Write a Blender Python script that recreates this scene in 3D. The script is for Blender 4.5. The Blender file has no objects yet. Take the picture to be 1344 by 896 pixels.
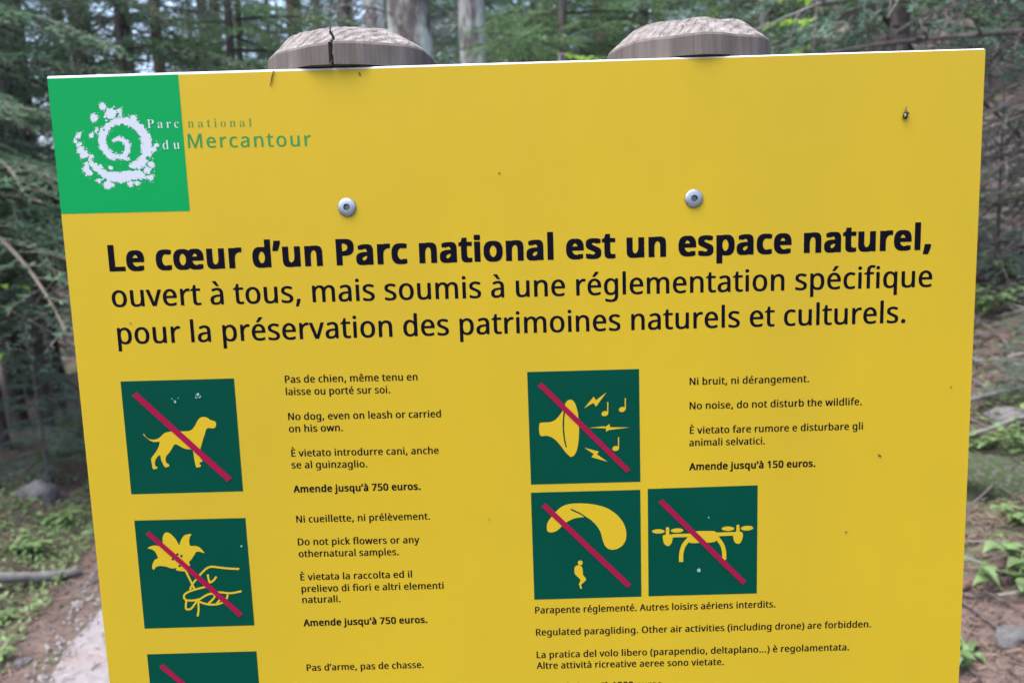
import bpy, math, random
import numpy as np
from mathutils import Vector, Matrix, geometry
PI = math.pi
random.seed(7)
S = bpy.context.scene
C = S.collection

# ------------------------------------------------------------------ camera
EYE = 1.6
cam = bpy.data.cameras.new('camera')
cam.sensor_fit = 'HORIZONTAL'; cam.sensor_width = 36; cam.lens = 25.98
cam.clip_start = 0.02; cam.clip_end = 2000
cam.dof.use_dof = True; cam.dof.focus_distance = 0.5; cam.dof.aperture_fstop = 9.5
co = bpy.data.objects.new('camera', cam); C.objects.link(co)
rt, up, fw = (0.99938, -0.01423, -0.03207), (0.03353, 0.11853, 0.99238), (0.01032, 0.99285, -0.11894)
co.matrix_world = Matrix(((rt[0], up[0], -fw[0], 0), (rt[1], up[1], -fw[1], 0), (rt[2], up[2], -fw[2], EYE), (0, 0, 0, 1)))
S.camera = co

# ------------------------------------------------------------------ sky, sun, exposure
SUN_EL, SUN_AZ = math.radians(68), math.radians(235)      # behind and to the left of the camera
w = bpy.data.worlds.new('World'); S.world = w; w.use_nodes = True
nt = w.node_tree
sky = nt.nodes.new('ShaderNodeTexSky'); sky.sky_type = 'NISHITA'; sky.sun_disc = False
sky.sun_elevation = SUN_EL; sky.sun_rotation = SUN_AZ; sky.dust_density = 5.0; sky.air_density = 1.0; sky.ozone_density = 1.0
nt.links.new(sky.outputs[0], nt.nodes['Background'].inputs[0])
nt.nodes['Background'].inputs[1].default_value = 0.15
sl = bpy.data.lights.new('sun', 'SUN'); sl.energy = 0.65; sl.angle = math.radians(60); sl.color = (1.0, 0.98, 0.95)
so = bpy.data.objects.new('sun', sl); C.objects.link(so)
sd = Vector((math.sin(SUN_AZ) * math.cos(SUN_EL), math.cos(SUN_AZ) * math.cos(SUN_EL), math.sin(SUN_EL)))
so.rotation_euler = sd.to_track_quat('Z', 'Y').to_euler(); so.location = (-4, -6, 12)
S.view_settings.view_transform = 'Standard'; S.view_settings.look = 'None'
S.view_settings.gamma = 1; S.view_settings.use_curve_mapping = False
S.view_settings.exposure = 2.22
S.cycles.max_bounces = 8; S.cycles.diffuse_bounces = 4; S.cycles.transparent_max_bounces = 4

# ------------------------------------------------------------------ materials
def mat(name, col, rough=.6, col2=None, scale=8., bump=0., bscale=40., spec=.4, metal=0., coords='Object', detail=4, stretch=None, island=0., trans=0., lo=.35, hi=.65, col3=None, scale3=2., lo3=.55, hi3=.7, bdist=.004):
    m = bpy.data.materials.new(name); m.use_nodes = True
    t = m.node_tree; N = t.nodes; Lk = t.links
    b = N['Principled BSDF']
    b.inputs['Roughness'].default_value = rough; b.inputs['Metallic'].default_value = metal
    b.inputs['Specular IOR Level'].default_value = spec
    b.inputs['Base Color'].default_value = (*col, 1)
    vec = None
    if col2 or bump or col3:
        tc = N.new('ShaderNodeTexCoord'); vec = tc.outputs[coords]
        if stretch:
            mp = N.new('ShaderNodeMapping'); mp.inputs['Scale'].default_value = stretch
            Lk.new(vec, mp.inputs[0]); vec = mp.outputs[0]
    out = None
    def ramped(sc, a, z, det):
        n = N.new('ShaderNodeTexNoise'); n.inputs['Scale'].default_value = sc; n.inputs['Detail'].default_value = det
        n.inputs['Roughness'].default_value = .62
        Lk.new(vec, n.inputs['Vector'])
        r = N.new('ShaderNodeMapRange'); r.inputs[1].default_value = a; r.inputs[2].default_value = z
        Lk.new(n.outputs[0], r.inputs[0]); return r.outputs[0]
    def mix(f, a, bcol):
        x = N.new('ShaderNodeMix'); x.data_type = 'RGBA'
        Lk.new(f, x.inputs[0])
        if isinstance(a, tuple): x.inputs[6].default_value = (*a, 1)
        else: Lk.new(a, x.inputs[6])
        x.inputs[7].default_value = (*bcol, 1)
        return x.outputs[2]
    if col2: out = mix(ramped(scale, lo, hi, detail), col, col2)
    if col3: out = mix(ramped(scale3, lo3, hi3, 5), out or col, col3)
    if island:
        g = N.new('ShaderNodeNewGeometry'); oi = N.new('ShaderNodeObjectInfo')
        ad = N.new('ShaderNodeMath'); ad.operation = 'ADD'
        mo = N.new('ShaderNodeMath'); mo.operation = 'MULTIPLY'; mo.inputs[1].default_value = .5
        Lk.new(oi.outputs['Random'], mo.inputs[0])
        Lk.new(g.outputs['Random Per Island'], ad.inputs[0]); Lk.new(mo.outputs[0], ad.inputs[1])
        mr = N.new('ShaderNodeMapRange'); mr.inputs[1].default_value = 0; mr.inputs[2].default_value = 1.5
        mr.inputs[3].default_value = 1 - island; mr.inputs[4].default_value = 1 + island
        Lk.new(ad.outputs[0], mr.inputs[0])
        hs = N.new('ShaderNodeHueSaturation'); Lk.new(mr.outputs[0], hs.inputs['Value'])
        if out: Lk.new(out, hs.inputs['Color'])
        else: hs.inputs['Color'].default_value = (*col, 1)
        out = hs.outputs[0]
    if out: Lk.new(out, b.inputs['Base Color'])
    if bump:
        n = N.new('ShaderNodeTexNoise'); n.inputs['Scale'].default_value = bscale; n.inputs['Detail'].default_value = 6
        Lk.new(vec, n.inputs['Vector'])
        bp = N.new('ShaderNodeBump'); bp.inputs['Strength'].default_value = bump; bp.inputs['Distance'].default_value = bdist
        Lk.new(n.outputs[0], bp.inputs['Height']); Lk.new(bp.outputs[0], b.inputs['Normal'])
    if trans:
        tr = N.new('ShaderNodeBsdfTranslucent'); ms = N.new('ShaderNodeMixShader'); ms.inputs[0].default_value = trans
        if out: Lk.new(out, tr.inputs[0])
        else: tr.inputs[0].default_value = (*col, 1)
        Lk.new(b.outputs[0], ms.inputs[1]); Lk.new(tr.outputs[0], ms.inputs[2])
        Lk.new(ms.outputs[0], N['Material Output'].inputs[0])
    return m

YEL = (.352, .248, .0125)
M = dict(
    yellow=mat('yellow_film', YEL, .45, (.32, .229, .013), 7, .05, 190, spec=.12, lo=.3, hi=.75, bdist=.0004, stretch=(1, 1, .45), col3=(.30, .218, .017), scale3=3.2, lo3=.5, hi3=.8),
    printed_yellow=mat('yellow_print', YEL, .5, spec=.06),
    logo_green=mat('logo_green', (0.00078, 0.1911, 0.04836), .5, spec=.06),
    logo_text_green=mat('logo_text_green', (0.0273, 0.156, 0.0429), .5, spec=.06),
    logo_white=mat('logo_white', (0.33, 0.365, 0.415), .5, spec=.15),
    dark_green=mat('dark_green', (.0003, .038, .0245), .5, (.0003, .0355, .023), 20, spec=.04),
    crimson=mat('crimson', (.185, .005, .030), .5, spec=.05),
    ink=mat('black_ink', (.002, .002, .006), .65, spec=.04),
    chip=mat('chipped_paint', (0.1248, 0.234, 0.2184), .7),
    core=mat('white_panel_core', (0.5148, 0.5148, 0.546), .5, (0.4524, 0.4602, 0.4836), 60),
    backing=mat('dark_backing', (.02, .02, .024), .6),
    steel=mat('galvanised_steel', (0.27, 0.295, 0.335), .42, (0.22, 0.245, 0.285), 300, .15, 500, metal=.85, bdist=.0004),
    socket=mat('socket_shadow', (.10, .10, .12), .35, metal=.8),
    wood_side=mat('weathered_shaded_wood', (.095, .082, .074), .85, (.045, .037, .033), 110, .9, 150, stretch=(1, 1, .09), lo=.38, hi=.72, col3=(.13, .116, .108), scale3=26, lo3=.5, hi3=.7, bdist=.002),  # weathered post sides; their shade below the bright bevels is put into this darker colour
    wood_cut=mat('sawn_wood', (.172, .158, .152), .9, (.098, .088, .084), 160, .9, 330, lo=.4, hi=.6, col3=(.20, .186, .18), scale3=30, bdist=.0016),
    crack=mat('crack_wood', (.05, .04, .035), .9),
    bark=mat('spruce_bark', (.09, .078, .078), .9, (.035, .03, .032), 22, .9, 45, stretch=(1, 1, .35), col3=(.30, .33, .31), scale3=5, lo3=.5, hi3=.64, bdist=.02),
    bark_dark=mat('dark_bark', (.075, .062, .062), .9, (.035, .028, .03), 22, .9, 45, stretch=(1, 1, .3), col3=(.16, .17, .165), scale3=6, lo3=.56, hi3=.7, bdist=.02),
    bark_red=mat('reddish_bark', (.15, .085, .075), .9, (.08, .05, .045), 22, .9, 45, stretch=(1, 1, .3), bdist=.02),
    bark_pale=mat('lichen_bark', (.40, .46, .46), .9, (.20, .20, .215), 9, .9, 45, stretch=(1, 1, .3), col3=(.09, .075, .08), scale3=4, lo3=.5, hi3=.62, bdist=.02),
    dead=mat('dead_wood', (.15, .135, .13), .9, (.085, .075, .075), 14, col3=(.36, .40, .39), scale3=3, lo3=.52, hi3=.66),
    twig=mat('bough_twig', (.075, .062, .052), .9),
    deadpale=mat('pale_dead_wood', (0.1241, 0.1221, 0.12), .85, (0.07446, 0.07242, 0.07242), 14, .5, 60),
    needles=mat('spruce_needles', (.105, .205, .12), .6, island=.7, trans=.38, spec=.35),
    needles_blue=mat('bluish_needles', (.12, .215, .165), .6, island=.7, trans=.36, spec=.4),
    needles_bright=mat('fresh_needles', (.15, .29, .125), .6, island=.45, trans=.42, spec=.3),
    leaf=mat('herb_leaf', (.11, .18, .068), .5, island=.4, trans=.35),
    leaf_bright=mat('lime_leaf', (.22, .40, .05), .5, island=.35, trans=.45),
    moss=mat('moss', (0.0429, 0.078, 0.0195), .95, (0.078, 0.117, 0.0312), 30, 1, 90, bdist=.01, island=.3),
    rock=mat('grey_rock', (0.1326, 0.131, 0.1365), .85, (0.078, 0.07644, 0.07956), 6, .8, 26, col3=(0.1638, 0.1677, 0.1638), scale3=5, bdist=.012),
    rock_moss=mat('mossy_rock', (.10, .095, .09), .9, (.032, .055, .014), 9, 1, 60, lo=.36, hi=.52, bdist=.012),
    litter=mat('needle_litter', (.105, .072, .058), .95, island=.6),
    gravel=mat('gravel_stone', (0.1934, 0.1862, 0.191), .9, island=.45),
    chitin=mat('insect_body', (.012, .008, .010), .3),
    wing=mat('insect_wing', (.30, .26, .24), .35, trans=.3),
    brown=mat('brown_needle', (.07, .040, .018), .7),
)

def saw_marks(m, scale, dist):
    t = m.node_tree; N = t.nodes; b = N['Principled BSDF']; bp = [n for n in N if n.type == 'BUMP'][0]
    tc = N.new('ShaderNodeTexCoord'); mp = N.new('ShaderNodeMapping'); mp.inputs['Rotation'].default_value = (0, 0, .75)
    wv = N.new('ShaderNodeTexWave'); wv.inputs['Scale'].default_value = scale; wv.inputs['Distortion'].default_value = 2.5; wv.inputs['Detail'].default_value = 3; wv.inputs['Detail Scale'].default_value = 4
    t.links.new(tc.outputs['Object'], mp.inputs[0]); t.links.new(mp.outputs[0], wv.inputs['Vector'])
    b2 = N.new('ShaderNodeBump'); b2.inputs['Strength'].default_value = .7; b2.inputs['Distance'].default_value = dist
    t.links.new(wv.outputs['Fac'], b2.inputs['Height']); t.links.new(bp.outputs[0], b2.inputs['Normal']); t.links.new(b2.outputs[0], b.inputs['Normal'])
saw_marks(M['wood_cut'], 55, .0015)

def ground_mat():
    m = mat('forest_floor', (.125, .088, .076), .95, (.07, .056, .052), 7, 1, 60, detail=8, lo=.3, hi=.7, col3=(.055, .085, .03), scale3=1.1, lo3=.49, hi3=.64, bdist=.03)
    return m
M['floor'] = ground_mat()
M['pathm'] = mat('gravel_path', (0.21, 0.198, 0.208), .95, (0.155, 0.145, 0.152), 24, 1, 130, detail=8, col3=(0.168, 0.108, 0.092), scale3=2.2, lo3=.56, hi3=.72, bdist=.012)

# ------------------------------------------------------------------ helpers
def link(o, parent=None):
    C.objects.link(o)
    if parent: o.parent = parent
    return o
def tag(o, label=None, cat=None, group=None, kind=None):
    if label: o['label'] = label
    if cat: o['category'] = cat
    if group: o['group'] = group
    if kind: o['kind'] = kind
    return o
def thing(name, label, cat, loc=(0, 0, 0), rz=0., group=None):
    o = bpy.data.objects.new(name, None); o.location = loc; o.rotation_euler = (0, 0, rz); o.empty_display_size = .05
    link(o); return tag(o, label, cat, group)
def mesh(name, V, F, m, smooth=False, mats=None, mi=None):
    me = bpy.data.meshes.new(name); me.from_pydata([tuple(v) for v in V], [], F)
    for k in ([m] if mats is None else mats): me.materials.append(k)
    if mi is not None: me.polygons.foreach_set('material_index', mi)
    if smooth: me.polygons.foreach_set('use_smooth', [True] * len(me.polygons))
    me.validate(); me.update(); return me
def obj(name, me, parent=None, loc=None):
    o = bpy.data.objects.new(name, me)
    if loc is not None: o.location = loc
    return link(o, parent)
def quads(name, Q, m, tris=None):
    """Q: (n,4,3) array of loose quads -> mesh, fast."""
    n = len(Q); me = bpy.data.meshes.new(name)
    me.vertices.add(n * 4); me.vertices.foreach_set('co', np.ascontiguousarray(Q, dtype=np.float32).ravel())
    me.loops.add(n * 4); me.loops.foreach_set('vertex_index', np.arange(n * 4, dtype=np.int32))
    me.polygons.add(n); me.polygons.foreach_set('loop_start', np.arange(0, n * 4, 4, dtype=np.int32))
    me.polygons.foreach_set('loop_total', np.full(n, 4, dtype=np.int32))
    me.materials.append(m); me.update(calc_edges=True); return me
def tubes(paths, sides=6, cap=True):
    """paths: list of lists of (point, radius) -> V, F"""
    V, F = [], []
    for P in paths:
        pts = [Vector(p) for p, r in P]; base = len(V); n = len(pts)
        for i, (p, r) in enumerate(P):
            d = (pts[min(i + 1, n - 1)] - pts[max(i - 1, 0)]).normalized()
            a = d.orthogonal().normalized() if i == 0 else (a - d * a.dot(d)).normalized()
            b = d.cross(a)
            for k in range(sides):
                t = 2 * PI * k / sides
                V.append(pts[i] + (a * math.cos(t) + b * math.sin(t)) * r)
        for i in range(n - 1):
            for k in range(sides):
                k2 = (k + 1) % sides
                F.append((base + i * sides + k, base + i * sides + k2, base + (i + 1) * sides + k2, base + (i + 1) * sides + k))
        if cap:
            F.append(tuple(base + k for k in reversed(range(sides))))
            F.append(tuple(base + (n - 1) * sides + k for k in range(sides)))
    return V, F
def vnoise(x, y, seed=0):
    x = np.asarray(x, float); y = np.asarray(y, float)
    xi = np.floor(x).astype(np.int64); yi = np.floor(y).astype(np.int64); fx = x - xi; fy = y - yi
    fx = fx * fx * (3 - 2 * fx); fy = fy * fy * (3 - 2 * fy)
    def h(a, b):
        n = (a * 374761393 + b * 668265263 + seed * 69069) & 0x7fffffff
        n = ((n ^ (n >> 13)) * 1274126177) & 0x7fffffff
        return ((n ^ (n >> 16)) & 0xffff) / 65535.
    return (h(xi, yi) * (1 - fx) + h(xi + 1, yi) * fx) * (1 - fy) + (h(xi, yi + 1) * (1 - fx) + h(xi + 1, yi + 1) * fx) * fy
def fbm(x, y, sc, octs=4, seed=0):
    s = 0; a = .5
    for k in range(octs): s = s + a * (vnoise(x * sc * 2 ** k, y * sc * 2 ** k, seed + k) - .5); a *= .5
    return s

# ------------------------------------------------------------------ terrain and path
PATH = [(.15, -6), (-.1, -1.5), (-.45, 0), (-.86, 1.4), (-1.38, 2.9), (-1.80, 4.5), (-2.35, 6.4), (-3.2, 8.6), (-5, 11.5), (-8, 15)]
PW = .56
def path_dist(x, y):
    x = np.asarray(x, float); y = np.asarray(y, float); best = np.full(x.shape, 1e9); side = np.zeros(x.shape)
    for (ax, ay), (bx, by) in zip(PATH, PATH[1:]):
        dx, dy = bx - ax, by - ay; L2 = dx * dx + dy * dy
        t = np.clip(((x - ax) * dx + (y - ay) * dy) / L2, 0, 1)
        d = np.hypot(x - ax - t * dx, y - ay - t * dy)
        s = np.where(dx * (y - ay) - dy * (x - ax) > 0, 1., -1.)      # +1 = left of path
        m = d < best; best = np.where(m, d, best); side = np.where(m, s, side)
    return best, side
def sstep(a, b, x):
    t = np.clip((x - a) / (b - a), 0, 1); return t * t * (3 - 2 * t)
def height(x, y):
    x = np.asarray(x, float); y = np.asarray(y, float)
    d, s = path_dist(x, y)
    h = np.log1p(np.exp((x - .45) * 4)) / 4 * .44                    # slope on the right
    h = np.minimum(h, 40)
    h = h + .26 * np.maximum(0, y - 13) * sstep(13, 22, y) * (1 - .6 * sstep(40, 80, y))
    off = sstep(PW * .9, PW + .55, d)
    h = h + np.where(s > 0, .17 * sstep(PW + .25, PW + .95, d) * (1 - .8 * sstep(2.3, 3.6, d)), 0)
    h = h + off * (.22 * fbm(x, y, .9, 4, 3) + .05 * fbm(x, y, 5, 3, 9)) + .012 * fbm(x, y, 9, 2, 5)
    h = h + .5 * fbm(x, y, .18, 2, 12) * sstep(6, 14, np.hypot(x, y))
    return h - .05
def H(x, y): return float(height(np.array([x]), np.array([y]))[0])

def nonuni(a, b, n, k=3.2):
    t = np.linspace(-1, 1, n); s = np.sinh(k * t) / math.sinh(k)
    return np.where(s < 0, -a * s * -1, b * s)
gx = nonuni(-300, 300, 301, 7.0); gx = np.where(gx < 0, gx, gx)
gx = np.sign(np.linspace(-1, 1, 301)) * np.abs(np.sinh(7 * np.linspace(-1, 1, 301)) / math.sinh(7)) * 300
gy = np.abs(np.sinh(7 * np.linspace(-.45, 1, 321)) / math.sinh(7)) * np.sign(np.linspace(-.45, 1, 321)) * 300 + 3
X, Y = np.meshgrid(gx, gy)
Z = height(X, Y)
nx, ny = len(gx), len(gy)
V = np.stack([X, Y, Z], -1).reshape(-1, 3)
F = [(j * nx + i, j * nx + i + 1, (j + 1) * nx + i + 1, (j + 1) * nx + i) for j in range(ny - 1) for i in range(nx - 1)]
tag(obj('ground', mesh('ground', V, F, M['floor'], True)), 'forest floor of brown needle litter sloping up to the right', kind='structure')
# path sheet
pp = []
for (ax, ay), (bx, by) in zip(PATH, PATH[1:]):
    n = max(2, int(math.hypot(bx - ax, by - ay) / .12))
    for k in range(n): pp.append((ax + (bx - ax) * k / n, ay + (by - ay) * k / n))
pp = np.array(pp)
for _ in range(6): pp[1:-1] = (pp[:-2] + 2 * pp[1:-1] + pp[2:]) / 4
tn = np.gradient(pp, axis=0); tn /= np.linalg.norm(tn, axis=1)[:, None]; nr = np.stack([-tn[:, 1], tn[:, 0]], -1)
V, F, K = [], [], 13
for i in range(len(pp)):
    wl = PW * .86 + .16 * float(fbm(np.array([i * .12]), np.array([0.]), 2.2, 3, 2)[0]); wr = PW * .86 + .16 * float(fbm(np.array([i * .12]), np.array([7.]), 2.2, 3, 4)[0])
    for k in range(K):
        t = k / (K - 1); o = -wr + (wl + wr) * t
        p = pp[i] + nr[i] * o; edge = min(t, 1 - t)
        V.append((p[0], p[1], H(p[0], p[1]) + .022 - .016 * (edge < .01)))
for i in range(len(pp) - 1):
    for k in range(K - 1): F.append((i * K + k, i * K + k + 1, (i + 1) * K + k + 1, (i + 1) * K + k))
tag(obj('path', mesh('path', V, F, M['pathm'], True)), 'grey gravel footpath running past the sign', kind='structure')

# ------------------------------------------------------------------ the sign
SW, SX, SY, SZ = .6, -.2847, .4894, 1.7207            # panel width and world position of its top left corner
SB = H(0, SY)
sign = thing('information_sign', 'yellow national park rules sign with black French text, screwed to two wooden posts', 'sign', (0, SY, SB))
def SP(u, v, layer=0.): return (SX + SW * u, -.0001 * layer, SZ - SB + SW * v)
PANEL_H = 1.28
def box_mesh(x0, x1, y0, y1, z0, z1, bev, m, name):
    import bmesh
    bm = bmesh.new(); bmesh.ops.create_cube(bm, size=1)
    for v in bm.verts: v.co = ((x0 + x1) / 2 + v.co.x * (x1 - x0), (y0 + y1) / 2 + v.co.y * (y1 - y0), (z0 + z1) / 2 + v.co.z * (z1 - z0))
    if bev: bmesh.ops.bevel(bm, geom=bm.edges[:], offset=bev, segments=3, affect='EDGES', profile=.5)
    me = bpy.data.meshes.new(name); bm.to_mesh(me); bm.free(); me.materials.append(m); return me
zt = SZ - SB
panel = obj('panel', box_mesh(SX, SX + SW, .0002, .0058, zt - SW * PANEL_H, zt, .0011, M['core'], 'panel'), sign)
obj('backing_plate', box_mesh(SX + .002, SX + SW + .0012, .0058, .0082, zt - SW * PANEL_H + .002, zt - .0006, .0004, M['backing'], 'backing_plate'), sign)
# printed film, its lower part simply runs on below the picture
f0 = [(.0008, -.0030), (1.0, -.0016), (1.0, -PANEL_H + .003), (.0008, -PANEL_H + .003)]
nxx = 24; V = []; F = []
for j in range(nxx + 1):
    for i in range(nxx + 1):
        a, b = i / nxx, j / nxx
        u = (f0[0][0] * (1 - a) + f0[1][0] * a) * (1 - b) + (f0[3][0] * (1 - a) + f0[2][0] * a) * b
        v = (f0[0][1] * (1 - a) + f0[1][1] * a) * (1 - b) + (f0[3][1] * (1 - a) + f0[2][1] * a) * b
        V.append(SP(u, v, 0))
for j in range(nxx):
    for i in range(nxx): q = j * (nxx + 1) + i; F.append((q, q + nxx + 1, q + nxx + 2, q + 1))
obj('yellow_film', mesh('yellow_film', V, F, M['yellow']), sign)

def tess(contours):
    """contours: list of lists of 2D points -> flat points and triangles (all facing -Y)"""
    def inside(p, c):
        r = False
        for i in range(len(c)):
            a, b = c[i - 1], c[i]
            if (a[1] > p[1]) != (b[1] > p[1]) and p[0] < (b[0] - a[0]) * (p[1] - a[1]) / (b[1] - a[1]) + a[0]: r = not r
        return r
    n = len(contours); depth = [sum(inside(contours[i][0], contours[j]) for j in range(n) if j != i) for i in range(n)]
    pts, out = [], []
    for i in range(n):
        if depth[i] % 2: continue
        grp = [contours[i]] + [contours[j] for j in range(n) if depth[j] == depth[i] + 1 and inside(contours[j][0], contours[i])]
        base = len(pts); pts += [p for c in grp for p in c]
        for t in geometry.tessellate_polygon([[Vector((p[0], p[1], 0)) for p in c] for c in grp]):
            t = [base + k for k in t]; a, b, c = (pts[k] for k in t)
            A = (b[0] - a[0]) * (c[1] - a[1]) - (b[1] - a[1]) * (c[0] - a[0])
            out.append(tuple(t) if A > 0 else tuple(reversed(t)))
    return pts, out
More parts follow.
